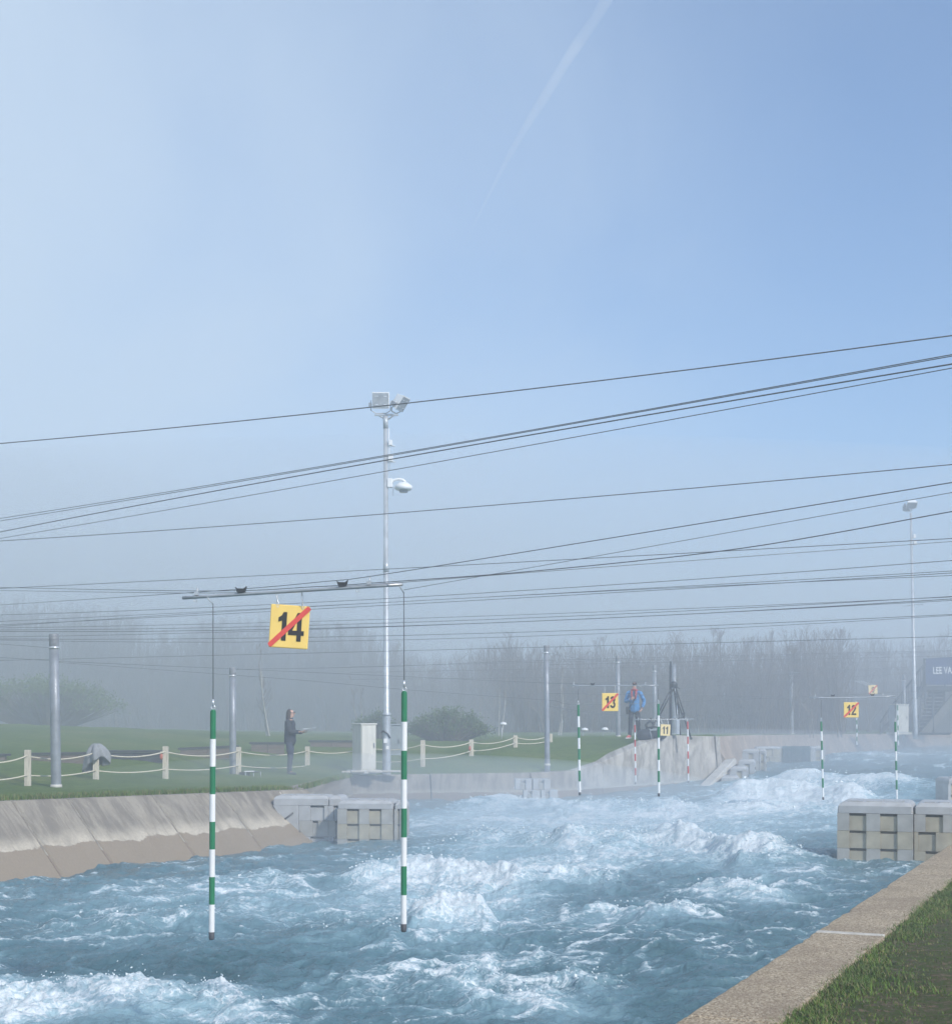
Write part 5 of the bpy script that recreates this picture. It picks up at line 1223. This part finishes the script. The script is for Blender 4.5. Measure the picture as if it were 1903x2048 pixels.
def hand(wr, dirv, palm_n, side):
    """palm and five curled fingers; returns list of meshes"""
    out = []; d = dirv.normalized(); n = palm_n.normalized(); sd = d.cross(n).normalized() * side
    out.append(skin_mesh([wr, wr + d * .045, wr + d * .085], [(0, 1), (1, 2)], [(.024, .018), (.036, .016), (.036, .014)], 1))
    for k, ln in enumerate((.066, .078, .073, .058)):
        b = wr + d * .078 + sd * (.027 - .018 * k); a1 = b + d * ln * .5 + n * .012; a2 = a1 + d * ln * .3 + n * .03
        out.append(skin_mesh([b - d * .02, b, a1, a2], [(0, 1), (1, 2), (2, 3)], [.0085, .009, .0085, .007], 1))
    b = wr + d * .03 + sd * .03; out.append(skin_mesh([b - sd * .012, b + sd * .015 + d * .02, b + sd * .022 + d * .05 + n * .018], [(0, 1), (1, 2)], [.011, .0105, .008], 1))
    return out
def make_person(name, label, loc, rotz, scale, arms, mats, hair_long, fem, feet, look=0.0, open_front=False):
    """local frame faces -Y; arms = [(elbow, wrist, hand_dir, palm)] for x<0 and x>0"""
    t = thing(name, label, 'person', loc, rotz); t.scale = (scale,) * 3
    sh = .165 if fem else .19
    V = [(0, 0, .94), (0, -.005, 1.10), (0, 0, 1.28), (0, .012, 1.42), (0, .005, 1.50), (0, -.02, 1.575), (0, -.015, 1.655), (0, -.005, 1.715)]
    R = [(.150, .11), (.128, .10), (.155, .112), (.09, .075), (.052, .055), (.064, .085), (.075, .095), (.05, .06)]
    E = [(i, i + 1) for i in range(7)]; arms_i = []
    for sx, (el, wr, hd, pn) in zip((-1, 1), arms):
        k = len(V); V += [(sx * sh, .01, 1.405), tuple(el), tuple(wr)]; R += [.055, .042, .028]; E += [(3, k), (k, k + 1), (k + 1, k + 2)]; arms_i.append(k)
    legs_i = []
    for sx, (kn, an, toe) in zip((-1, 1), feet):
        k = len(V); V += [(sx * .09, 0, .86), tuple(kn), tuple(an), tuple(toe)]; R += [.086, .057, .038, .032]; E += [(0, k), (k, k + 1), (k + 1, k + 2), (k + 2, k + 3)]; legs_i.append(k)
    parts_ = [(skin_mesh(V, E, R, 2), 0)]
    for sx, (el, wr, hd, pn) in zip((-1, 1), arms):
        for mh in hand(Vector(wr), Vector(hd), Vector(pn), sx): parts_.append((mh, 0))
    mb = MB(); rl = Matrix.Rotation(look, 3, 'Z')
    mb.ell(rl @ Vector((0, -.118, 1.612)), (.014, .022, .024), 8, 6); mb.ell(rl @ Vector((-.074, -.005, 1.62)), (.012, .022, .032), 8, 6); mb.ell(rl @ Vector((.074, -.005, 1.62)), (.012, .022, .032), 8, 6); mb.ell(rl @ Vector((0, -.085, 1.548)), (.03, .02, .022), 8, 6)
    parts_.append((mb.mesh('x', MAT['skin']), 0))
    link_mesh('body', join_meshes('body', parts_, [MAT['skin']]), t)
    mb = MB()
    for sx in (-1, 1): mb.ell(rl @ Vector((sx * .03, -.103, 1.638)), (.011, .008, .008), 8, 6)
    mb.build('eyes', MAT['hair'], t)
    mb = MB(); mb.ell(rl @ Vector((0, -.104, 1.572)), (.023, .008, .006), 8, 6); mb.build('mouth', MAT['scarf'], t)
    # hair
    hv = [(0, -.03, 1.70), (0, .03, 1.70), (0, .055, 1.64)]; hr = [(.062, .04), (.082, .06), (.086, .05)]
    if hair_long: hv += [(0, .062, 1.56), (0, .07, 1.48), (0, .075, 1.41)]; hr += [(.085, .05), (.088, .045), (.07, .03)]
    else: hv += [(0, .06, 1.585)]; hr += [(.066, .034)]
    hv = [rl @ Vector(p) for p in hv]
    hm = [(skin_mesh(hv, [(i, i + 1) for i in range(len(hv) - 1)], hr, 2), 0)]
    if hair_long:
        for sx in (-1, 1): hm.append((skin_mesh([rl @ Vector(p) for p in ((sx * .06, -.02, 1.69), (sx * .083, .005, 1.61), (sx * .09, .012, 1.50), (sx * .085, .01, 1.42))], [(0, 1), (1, 2), (2, 3)], [(.03, .03), (.028, .05), (.03, .05), (.02, .03)], 2), 0))
    link_mesh('hair', join_meshes('hair', hm, [MAT['hair']]), t)
    # jacket
    hem = .76; V = [(0, .0, hem), (0, 0, .95), (0, -.002, 1.14), (0, 0, 1.29), (0, .012, 1.42), (0, .012, 1.475)]
    w_ = 0 if fem else .012; d_ = .035 if fem else .01
    R = [(.175 + w_, .128 + d_), (.172 + w_, .132 + d_), (.158 + w_, .125 + d_), (.178 + w_, .135 + d_), (.11, .095), (.075, .078)]; E = [(i, i + 1) for i in range(5)]
    for sx, (el, wr, hd, pn) in zip((-1, 1), arms):
        k = len(V); w2 = Vector(wr).lerp(Vector(el), .06); mid = (Vector((sx * sh, .01, 1.405)) + Vector(el)) / 2
        V += [(sx * sh, .01, 1.405), tuple(mid), tuple(el), tuple((Vector(el) + w2) / 2), tuple(w2)]; R += [.075, .068, .06, .055, .045]; E += [(4, k), (k, k + 1), (k + 1, k + 2), (k + 2, k + 3), (k + 3, k + 4)]
    jm = skin_mesh(V, E, R, 3)
    vn = perlin(np.array([v.co.x * 9 + v.co.z * 3 for v in jm.vertices]), np.array([v.co.z * 16 + v.co.y * 6 for v in jm.vertices]))
    for v, n in zip(jm.vertices, vn): v.co += v.normal * float(n) * .012
    jm.materials.clear(); jm.materials.append(mats['jacket']); j = link_mesh('jacket', jm, t)
    mb = MB(); mb.tube([(0, -.128, .9), (0, -.134, 1.1), (0, -.135, 1.3), (0, -.07, 1.45)], .006, 5); mb.build('zip', MAT['dark_plastic'], j)
    mb = MB(); mb.torus((0, .008, 1.475), .075, .02, (0, .25, 1), 16, 8); mb.build('collar', mats['jacket'], j)
    # trousers
    V = [(0, 0, 1.05), (0, 0, .9)]; R = [(.155, .115), (.168, .125)]; E = [(0, 1)]
    for sx, (kn, an, toe) in zip((-1, 1), feet):
        k = len(V); an2 = Vector(an) + Vector((0, 0, -.02)); kn_ = Vector(kn); mid = (kn_ + an2) / 2
        V += [(sx * .09, 0, .82), tuple((kn_ + Vector((sx * .09, 0, .82))) / 2), tuple(kn_), tuple(mid), tuple(an2)]; R += [.098, .088, .073, .066, .06]; E += [(1, k), (k, k + 1), (k + 1, k + 2), (k + 2, k + 3), (k + 3, k + 4)]
    tm = skin_mesh(V, E, R, 2)
    vn = perlin(np.array([v.co.x * 14 for v in tm.vertices]), np.array([v.co.z * 15 + v.co.y * 4 for v in tm.vertices]))
    for v, n in zip(tm.vertices, vn): v.co += v.normal * float(n) * .01
    tm.materials.clear(); tm.materials.append(mats['trousers']); link_mesh('trousers', tm, t)
    for kn, an, toe in feet:
        an, toe = Vector(an), Vector(toe); d = (toe - an); d.z = 0; d.normalize(); sm = skin_mesh([an - d * .05 + Vector((0, 0, -.02)), an + d * .05 + Vector((0, 0, -.03)), an + d * .14 + Vector((0, 0, -.045)), an + d * .20 + Vector((0, 0, -.055))], [(0, 1), (1, 2), (2, 3)], [(.046, .045), (.048, .048), (.047, .035), (.04, .026)], 2)
        sm.materials.clear(); sm.materials.append(mats['shoe']); s_ = link_mesh('shoe', sm, t)
        mb = MB(); b = an - d * .085; pr = []
        for u, w in ((0, .03), (.03, .04), (.15, .045), (.25, .048), (.31, .036), (.335, .012)): pr.append((u, w))
        pd = Vector((-d.y, d.x, 0)); z = an.z - .092
        poly = [b + d * u + pd * w for u, w in pr] + [b + d * u - pd * w for u, w in reversed(pr)]
        mb.prism([Vector((p.x, p.y, z)) for p in poly], Vector((0, 0, .026))); mb.build('sole', mats['sole'], s_)
    return t
foot = lambda sx, dx=0, dy=0, out=.03: ((sx * .10 + dx * .5, -.015 + dy * .5, .49), (sx * .105 + dx, .02 + dy, .092), (sx * (.105 + out) + dx, -.12 + dy, .045))
pa = P(580, 1551, 81); gza = pa.z
pA = make_person('person', 'standing person in dark jacket and jeans with long brown hair reading a paper', (pa.x, pa.y, pa.z), math.radians(82), .945,
    [((-.24, -.06, 1.13), (-.13, -.30, 1.14), (.25, -1, .12), (.2, 0, 1)), ((.24, -.05, 1.13), (.12, -.31, 1.12), (-.25, -1, .12), (-.2, 0, 1))],
    {'jacket': MAT['jacket_dark'], 'trousers': MAT['jeans'], 'shoe': MAT['shoe_dark'], 'sole': MAT['grey_cap']}, True, True, [foot(-1, 0, -.03), foot(1, .0, .05)])
mb = MB()                                                         # spectacles
for sx in (-1, 1): mb.torus((sx * .032, -.118, 1.638), .022, .004, (0, 1, 0), 12, 5); mb.tube([(sx * .055, -.112, 1.64), (sx * .078, -.01, 1.635)], .004, 5)
mb.tube([(-.01, -.12, 1.64), (.01, -.12, 1.64)], .004, 5); mb.build('glasses', MAT['dark_plastic'], pA)
rz = Matrix.Rotation(math.radians(82), 3, 'Z'); pc = Vector(pa) + rz @ (Vector((0, -.50, 1.185)) * .945)
mb = MB(); nx = 8; vs = []
for k in range(nx + 1):
    u = k / nx; vs += [(-.15, -.13 + .27 * u, .09 * (1 - u) ** 1.5), (.15, -.13 + .27 * u, .09 * (1 - u) ** 1.5 + .012)]
mb.add([Vector(v) + Vector((0, 0, 0)) for v in vs], [(2 * k, 2 * k + 1, 2 * k + 3, 2 * k + 2) for k in range(nx)], 0, True)
pobj = mb.build('paper_sheet', MAT['paper'], None, pc); pobj.rotation_euler = (math.radians(12), 0, math.radians(82)); sl = pobj.modifiers.new('thick', 'SOLIDIFY'); sl.thickness = .004
tag(pobj, 'white sheet of paper held out by the person in dark clothes', 'paper')
pb = P(1268, 1477, 65)
pB = make_person('person', 'standing man in bright blue jacket, dark red scarf and black trousers beside the tripod', (pb.x, pb.y, pb.z), math.radians(-14), 1.0,
    [((-.27, -.02, 1.12), (-.10, -.22, 1.20), (.9, -.25, .45), (.1, .9, .2)), ((.30, .06, 1.12), (.245, -.08, .92), (-.3, -.5, -.7), (-1, .2, 0))],
    {'jacket': MAT['jacket_blue'], 'trousers': MAT['trousers'], 'shoe': MAT['shoe_red'], 'sole': MAT['sole']}, False, False, [foot(-1, -.03, -.06, .05), foot(1, .03, .03, .06)], -.25)
mb = MB(); mb.torus((0, -.01, 1.475), .088, .032, (0, .3, 1), 18, 8); mb.build('scarf', MAT['scarf'], pB)
mb = MB()
for sx in (-1, 1): mb.tube([(sx * .07, -.10, 1.46), (sx * .065, -.15, 1.34), (sx * .055, -.162, 1.2)], [.034, .036, .026], 8)
mb.build('scarf_end', MAT['scarf'], pB)
mb = MB(); mb.tube([(.14, .0, 1.47), (.08, -.152, 1.3), (-.02, -.165, 1.1), (-.16, -.12, .92)], .014, 6); mb.build('shoulder_strap', MAT['dark_plastic'], pB)
mb = MB(); mb.box((-.205, -.02, .86), (.08, .22, .24)); mb.build('shoulder_bag', MAT['dark_plastic'], pB, bevel=.02)

# ------------------------------------------------------------------ tripod and kit on the wedge
q = P(1347, 1476, 66); t = thing('tripod', 'tall black tripod with a raised mast standing on the wedge wall beside the steel post', 'tripod', q)
mb = MB(); mb.tube([(-.10, 0, .0), (-.10, 0, 2.2)], .042, 8); mb.tube([(-.10, 0, 1.5), (-.1, 0, 2.32)], .03, 8); mb.build('centre_column', MAT['dark_plastic'], t)
mb = MB(); mb.ell((-.02, -.03, 1.62), (.12, .1, .1), 10, 8); mb.box((.03, -.06, 1.58), (.13, .12, .14)); mb.tube([(-.02, -.08, 1.6), (.14, -.3, 1.48)], .014, 6); mb.build('head', MAT['dark_plastic'], t, bevel=.01, seg=1)
for a, b in (((-.05, -.05, 1.5), (-.86, -.25, -.02)), ((.02, -.05, 1.5), (.48, -.3, -.02)), ((.04, .05, 1.52), (.32, .85, .0))):
    a, b = Vector(a), Vector(b); mid = a.lerp(b, .52); s_ = (b - a).cross(Vector((0, 1, 0))).normalized() * .035
    mb = MB(); mb.tube([a + s_, mid + s_], .022, 6); mb.tube([a - s_, mid - s_], .022, 6); mb.box(mid, (.1, .07, .11)); mb.tube([mid, b], [.032, .026], 7); mb.ell(b, (.05, .05, .03), 8, 5); mb.build('leg', MAT['dark_plastic'], t)
mb = MB()
for b in ((-.5, -.2, .62), (.27, -.2, .62), (.2, .5, .62)): mb.tube([(-.10, 0, .55), b], .012, 5)
mb.build('spreader', MAT['dark_plastic'], t)
mb = MB(); mb.box((.10, -.1, .36), (.11, .1, .5)); mb.tube([(.10, -.1, .6), (.08, -.08, 1.0)], .02, 6); mb.build('pouch', MAT['galv'], t, bevel=.02)
q = P(1301, 1478, 67); t = thing('kit_bag', 'black kit bag with handles lying on the grass between the man and tripod', 'bag', q)
mb = MB(); mb.ell((-.16, 0, .10), (.27, .24, .20), 14, 9); mb.ell((.2, .05, .12), (.3, .22, .17), 14, 9); mb.build('bag_body', MAT['jacket_dark'], t)
mb = MB(); mb.tube([(-.12, -.05, .24), (-.15, -.06, .42), (-.06, -.07, .53), (.03, -.07, .5), (.06, -.06, .44)], .035, 7); mb.tube([(-.1, -.06, .33), (.1, -.06, .36), (.28, -.04, .34)], .03, 7); mb.tube([(.2, -.05, .36), (.2, -.06, .52), (.27, -.05, .52)], .035, 7); mb.build('handle', MAT['dark_plastic'], t)
mb = MB(); mb.tube([(-.06, -.2, .28), (.0, -.26, .0)], .014, 6); mb.build('strap', MAT['galv_dark'], t)
mb = MB(); mb.box((.05, -.16, .27), (.2, .06, .03)); mb.build('buckle_strip', MAT['galv'], t)

# ------------------------------------------------------------------ staircase and banner
sS = 43.0; q0 = P(1760, 1465, sS)
st = thing('staircase', 'dark steel staircase with wide open treads rising to a platform at the right edge', 'staircase', q0)
def S(x, y, dd=0.0): p = P(x, y, sS) - q0; p.y += dd; return p
for i in range(13):                                             # treads facing the channel
    u = i / 12; x0 = 1836 + 26 * u; y_ = 1459 - 86 * u; a = S(x0, y_, 1.2 * u); b = S(x0 + 46 - 6 * u, y_, 1.2 * u)
    mb = MB(); mb.box2((a.x, a.y - .06, a.z - .045), (b.x, a.y + .24, a.z)); mb.build('tread', MAT['tread'], st)
for x0, x1 in ((1834, 1856), (1885, 1903)):
    a, b = S(x0, 1463), S(x1, 1371, 1.2); mb = MB(); mb.prism([a + Vector((0, 0, -.1)), a + Vector((0, 0, .2)), b + Vector((0, 0, .2)), b + Vector((0, 0, -.15))], Vector((.07, 0, 0))); mb.build('stringer', MAT['steel_dark'], st)
a, b = S(1842, 1465, -.3), S(1912, 1386, -.3); mb = MB(); mb.prism([a + Vector((-.12, 0, 0)), a + Vector((.34, 0, 0)), b + Vector((.34, 0, .1)), b + Vector((-.12, 0, .1))], Vector((0, .25, 0))); mb.build('side_wall', MAT['sleeper_pale'], st)
mb = MB(); mb.prism([a + Vector((.36, .02, 0)), Vector((b.x + 1.2, a.y + .02, a.z)), Vector((b.x + 1.2, a.y + .02, b.z + .1)), Vector((b.x + .30, a.y + .02, b.z + .08))], Vector((0, .2, 0))); mb.build('side_panel', MAT['stair_panel'], st)
p0, p1 = S(1836, 1466, .15), S(1880, 1371, 1.5); mb = MB(); mb.prism([p0, S(1904, 1466, .15), S(1904, 1371, 1.5), p1], Vector((0, .2, -.1))); mb.build('riser_back', MAT['steel_dark'], st)
a, b = S(1856, 1372, .6), S(1990, 1372, .6); mb = MB(); mb.box2((a.x, a.y, a.z - .22), (b.x, a.y + 2.2, a.z)); mb.build('platform', MAT['steel_dark'], st)
rails = [((1764, 1446), (1786, 1413)), ((1786, 1413), (1812, 1380)), ((1812, 1380), (1855, 1325))]
def zlow(x): return 1466 - max(0, min(1, (x - 1764) / 91.0)) * 92
for (xa, ya), (xb, yb) in rails:
    a, b = S(xa, ya, .4), S(xb, yb, .4); mb = MB(); mb.tube([a, b], .045, 8); mb.build('handrail', MAT['steel_dark'], st)
    n = max(3, int((xb - xa) / 4.5))
    for i in range(n + 1):
        u = i / n; x_ = xa + (xb - xa) * u; mb = MB(); mb.tube([a.lerp(b, u), S(x_, zlow(x_), .4)], .013 if i % 4 else .03, 5); mb.build('baluster', MAT['steel_dark'], st)
a, b = S(1764, 1466, .4), S(1856, 1374, .4); mb = MB(); mb.prism([a + Vector((0, 0, -.12)), a + Vector((0, 0, .14)), b + Vector((0, 0, .14)), b + Vector((0, 0, -.16))], Vector((0, .08, 0))); mb.build('stringer', MAT['steel_dark'], st)
mb = MB(); mb.box2(S(1812, 1430, .5), S(1846, 1462, .55)); mb.build('riser_panel', MAT['steel_dark'], st)
for x_, dd in ((1858, .65), (1859, 2.6), (1862, -.25), (1985, .7), (1985, 2.6)):
    mb = MB(); mb.tube([S(x_, 1466.5, dd), S(x_, 1372 if dd > 0 else 1385, dd)], .06, 8); mb.build('column', MAT['steel_dark'], st)
mb = MB(); mb.tube([S(1855, 1318, .6), S(1990, 1309, .6)], .04, 6); mb.tube([S(1855, 1372, .6), S(1855, 1316, .6)], .04, 6); mb.build('guard_rail', MAT['steel_dark'], st)
bo = P(1857, 1369, sS) + Vector((0, .5, 0)); bn = thing('banner', 'navy blue banner with pale lettering on the platform rail at the right edge', 'banner', bo)
mb = MB(); W_ = 3.2; mb.add([(0, 0, 0), (W_, 0, 0), (W_, 0, 1.36), (0, 0, 1.22), (0, .02, 0), (W_, .02, 0), (W_, .02, 1.36), (0, .02, 1.22)], [(0, 1, 2, 3), (7, 6, 5, 4), (0, 4, 5, 1), (1, 5, 6, 2), (2, 6, 7, 3), (3, 7, 4, 0)]); mb.build('cloth', MAT['navy'], bn)
me = text_mesh('LEE VALLEY', .44, .012, .62, MAT['white'], .002); xs = [v.co.x for v in me.vertices]; me.transform(Matrix.Translation((.34 - min(xs), -.008, .66)) @ Matrix.Rotation(math.radians(-1.5), 4, 'Y')); link_mesh('lettering', me, bn)

# ------------------------------------------------------------------ trees
def tubes_np(segs, n=3):
    """segs: list of (pts, radii) -> verts, faces (no caps), fast"""
    V = []; Fa = []; o = 0
    for pts, rad in segs:
        m = len(pts); d = pts[-1] - pts[0]; d = d / (np.linalg.norm(d) + 1e-9); u = np.cross(d, [0.31, 0.87, 0.12]); u /= np.linalg.norm(u) + 1e-9; w = np.cross(d, u)
        for i in range(m):
            for k in range(n):
                a = 2 * math.pi * k / n; V.append(pts[i] + (u * math.cos(a) + w * math.sin(a)) * rad[i])
        for i in range(m - 1):
            for k in range(n): Fa.append((o + i * n + k, o + i * n + (k + 1) % n, o + (i + 1) * n + (k + 1) % n, o + (i + 1) * n + k))
        o += m * n
    return V, Fa
def mk(name, segs, mat, n=3):
    V, Fa = tubes_np(segs, n); me = bpy.data.meshes.new(name); me.from_pydata([tuple(v) for v in V], [], Fa); me.materials.append(mat); me.polygons.foreach_set('use_smooth', [True] * len(Fa)); return me
def bare_tree(seed, hgt, spread, nb, twigs, r0=.075, trunk_mat='bark', wild=1.0):
    r = np.random.default_rng(seed); tr = []; cr = []
    nst = 1 + (seed % 3)
    for s in range(nst):
        b = np.array([r.normal(0, .12), r.normal(0, .12), -.15]); lean = np.array([r.normal(0, .09), r.normal(0, .09), 1]); H_ = hgt * r.uniform(.82, 1.0)
        pts = [b]; k = 7
        for i in range(k): pts.append(pts[-1] + (lean + np.array([r.normal(0, .06), r.normal(0, .06), 0])) * H_ / k)
        rad = [max(.006, r0 * r.uniform(.7, 1) * (1 - i / (k + .3)) ** .8) for i in range(k + 1)]; tr.append((pts, rad)); P_ = np.array(pts)
        for j in range(nb // nst):
            f = r.uniform(.12, .97); x = f * k; i = int(x); p = P_[i] + (P_[min(i + 1, k)] - P_[i]) * (x - i); a = r.uniform(0, 6.283); L = hgt * spread * (1.05 - f * .75) * r.uniform(.5, 1.1)
            d = np.array([math.cos(a) * .75, math.sin(a) * .75, r.uniform(.55, 1.5)]); d /= np.linalg.norm(d); br = [p]
            for q in range(4): d = d + np.array([r.normal(0, .10 * wild), r.normal(0, .10 * wild), .10]); d /= np.linalg.norm(d); br.append(br[-1] + d * L / 4)
            rb = .021 * (1.2 - f * .6); cr.append((br, [rb, rb * .8, rb * .6, rb * .4, .003]))
            for tw in range(twigs):
                g = r.uniform(.2, 1) * 4; gi = min(int(g), 3); p2 = br[gi] + (br[gi + 1] - br[gi]) * (g - gi); d2 = d + r.normal(0, .5, 3) * wild; d2[2] += .35; d2 /= np.linalg.norm(d2); l2 = L * r.uniform(.18, .5)
                t1 = p2 + d2 * l2 * .5 + r.normal(0, .02, 3); t2 = t1 + (d2 + np.array([0, 0, .25]) + r.normal(0, .15, 3)) * l2 * .5; cr.append(([p2, t1, t2], [.0085, .006, .0025]))
                if twigs > 5 and tw % 2 == 0:
                    d3 = d2 + r.normal(0, .6, 3); d3 /= np.linalg.norm(d3); cr.append(([t1, t1 + d3 * l2 * .4], [.006, .0025]))
    return mk('trunk', tr, MAT[trunk_mat], 6), mk('crown', cr, MAT['twig'], 3)
kinds = [bare_tree(100 + i, 1.0 * 6.2, (.36, .46, .30)[i % 3], 46, 11, .075 if i % 2 else .055, 'bark', (1.0, 1.7, 1.3)[i % 3]) for i in range(8)]
def plant_tree(kind, x, y, scale, label, group, name='bare_tree', tint=None):
    z = H(x, y); t = thing(name, label, 'tree', (x, y, z - .05), random.uniform(0, 6.28), group); t.scale = scale
    link_mesh('trunk', kind[0], t); link_mesh('crown', kind[1], t); return t
def treeline_h(px):
    """top of the tree row (photo pixel y) at column px"""
    return np.interp(px, [-200, 0, 120, 230, 320, 400, 470, 560, 690, 760, 830, 900, 960, 1010, 1090, 1200, 1320, 1450, 1540, 1640, 1750, 1830, 1903, 2200],
                    [1190, 1195, 1205, 1212, 1255, 1240, 1225, 1228, 1235, 1262, 1305, 1312, 1285, 1268, 1285, 1288, 1272, 1268, 1262, 1250, 1266, 1272, 1262, 1262])
r_ = random.Random(5)
px = -190.0
while px < 2120:
    for row in range(2):
        s = (41 if px > 780 else 39) - (7.5 if px > 1690 else 0) + r_.uniform(-2.5, 2.5) + (4.5 if row else 0); x = px + r_.uniform(-14, 14); ty = treeline_h(x) + r_.uniform(-14, 26) + (34 if row else 0)
        if 800 < x < 940 and not row: s *= .86
        X_, Y_ = (x - HX) / s, F / s; gz = H(X_, Y_); top = EYE + (HY - ty) / s; sc = max(.45, (top - gz) / 6.0)
        w_ = sc * r_.uniform(.85, 1.15)
        zone = 'left' if x < 780 else ('centre' if x < 1360 else 'right')
        lab = {'left': 'bare leafless tree fading into the fog behind the left lawn', 'centre': 'bare leafless tree in the misty row behind the man in blue', 'right': 'bare leafless tree in the misty row behind the number 12 sign'}[zone]
        plant_tree(kinds[r_.randrange(8)], X_, Y_, (w_, w_, sc), lab, {'left': 'bare trees behind the left lawn', 'centre': 'bare trees behind the middle bank', 'right': 'bare trees behind the far bank'}[zone])
    px += 27
# brushy undergrowth of thin upright saplings that reads as one grey mass
segs = []; rr = np.random.default_rng(9)
for i in range(15000):
    x = rr.uniform(-260, 2300); s = rr.uniform(35, 46) if x < 1690 else rr.uniform(29, 35); X_, Y_ = (x - HX) / s, F / s; tpy = treeline_h(x); fr_ = rr.beta(1.5, 1.25); hh = max(.5, ((HY - tpy) / s + .9) * (.20 + .78 * fr_)); 
    b = np.array([X_, Y_, 0.0]); ln = rr.normal(0, .10, 2); m_ = b + np.array([ln[0] * hh * .5 + rr.normal(0, .16), ln[1] * hh * .5, hh * .5]); e = b + np.array([ln[0] * hh * 1.1 + rr.normal(0, .08), ln[1] * hh, hh]); segs.append([b, m_, e, hh])
gz = _H(np.array([q[0][0] for q in segs]), np.array([q[0][1] for q in segs])); out = []
for q, z in zip(segs, gz):
    b, m_, e, hh = q
    for p in (b, m_, e): p[2] += z
    r0 = rr.uniform(.010, .022); out.append(([b, m_, e], [r0, r0 * .75, .004]))
    for k in range(5):
        u = rr.uniform(.3, .95); p = b + (e - b) * u; d = np.array([rr.normal(0, .6), rr.normal(0, .6), rr.uniform(.5, 1.4)]); d /= np.linalg.norm(d); L = rr.uniform(.25, .9); out.append(([p, p + d * L], [.0095, .003]))
o = bpy.data.objects.new('sapling_thicket', mk('sapling_thicket', out, MAT['twig'])); C.objects.link(o); tag(o, 'grey brown thicket of thin bare saplings filling the row of trees', 'thicket', kind='stuff')
# pale birches
bk_ = [bare_tree(301, 6.0, .26, 26, 7, .085, 'birch', 1.2), bare_tree(304, 6.0, .24, 22, 6, .07, 'birch', 1.2)]
for i, (x, yb, yt, s, lab) in enumerate([(537, 1482, 1290, 62, 'white barked birch with a crooked trunk, left of the person in dark clothes'), (721, 1478, 1330, 58, 'slim pale birch trunk standing above the tall cabinet'), (1120, 1474, 1330, 52, 'slim pale birch leaning right of the tall post on the slope'), (1000, 1480, 1335, 54, 'slim pale birch left of the tall post on the slope')]):
    p = P(x, yb, s); z = H(p.x, p.y); sc = (EYE + (HY - yt) / s - z) / 5.8; t = thing('birch_tree', lab, 'tree', (p.x, p.y, z), i * 1.7 + .4, 'birches in front of the thicket'); t.scale = (sc * .9, sc * .9, sc); link_mesh('trunk', bk_[i % 2][0], t); link_mesh('crown', bk_[i % 2][1], t)
# dense bushes: sprays of small leaves on stems
def bush(name, label, px, yb, yt, wpx, s, mat, nl, leaf, seed, lobes):
    r = np.random.default_rng(seed); p = P(px, yb, s); z = H(p.x, p.y); hh = EYE + (HY - yt) / s - z; w = wpx / s / 2; t = thing(name, label, 'bush', (p.x, p.y, z))
    V = []; Fa = []; st_ = []; o = 0
    per = nl // len(lobes)
    for lx, lz, lr in lobes:
        c = np.array([lx * w, r.normal(0, .15) * w, lz * hh]); R3 = np.array([lr * w, lr * w * .8, lr * hh * .62])
        ntip = max(10, per // 22)
        for k in range(ntip):
            d = r.normal(0, 1, 3); d /= np.linalg.norm(d); d[2] = abs(d[2]) * .9 - .12; rad = r.uniform(.2, 1.35) ** .7
            tip = c + d * R3 * rad; tip[2] = max(.05, tip[2]); st_.append(([np.array([tip[0] * .25, tip[1] * .25, -.1]), tip * np.array([.75, .75, .55]), tip], [.02, .012, .004]))
            ax = d * .8 + np.array([0, 0, .55]); ax /= np.linalg.norm(ax); sp = .30 * lr * hh
            for q in range(22):
                b = tip - ax * sp * r.uniform(0, 1) + r.normal(0, .075 * hh ** .5, 3); u = r.normal(0, 1, 3) + ax * .9; u /= np.linalg.norm(u); v = np.cross(u, r.normal(0, 1, 3)); v /= np.linalg.norm(v); l = leaf * r.uniform(.6, 1.4)
                V += [b, b + u * l * .5 + v * l * .22, b + u * l, b + u * l * .5 - v * l * .22]; Fa.append((o, o + 1, o + 2, o + 3)); o += 4
    me = bpy.data.meshes.new('foliage'); me.from_pydata([tuple(v) for v in V], [], Fa); me.materials.append(mat); link_mesh('foliage', me, t); link_mesh('stems', mk('stems', st_, MAT['bark'], 4), t)
bush('evergreen_bush', 'dark green bushy evergreen right of the big mast behind the rope fence', 893, 1484, 1404, 165, 61, MAT['gorse'], 8000, .075, 21, [(-.68, .28, .36), (-.35, .5, .42), (.1, .62, .45), (.5, .46, .40), (.78, .26, .3), (-.1, .3, .4), (.3, .25, .4)])
bush('evergreen_bush', 'small dark green bush showing between tall cabinet and big mast', 752, 1486, 1412, 90, 60, MAT['gorse'], 3200, .075, 22, [(-.45, .35, .5), (.1, .55, .5), (.5, .3, .5)])
bush('spring_bush', 'large loose pale green bush behind the thickest steel post at far left', 95, 1474, 1338, 290, 56, MAT['willow'], 15000, .085, 23, [(-.85, .4, .4), (-.5, .62, .42), (-.15, .72, .4), (.2, .62, .38), (.5, .55, .36), (.75, .36, .34), (-.3, .3, .4), (.3, .3, .4), (-.65, .25, .35), (.05, .45, .4)])
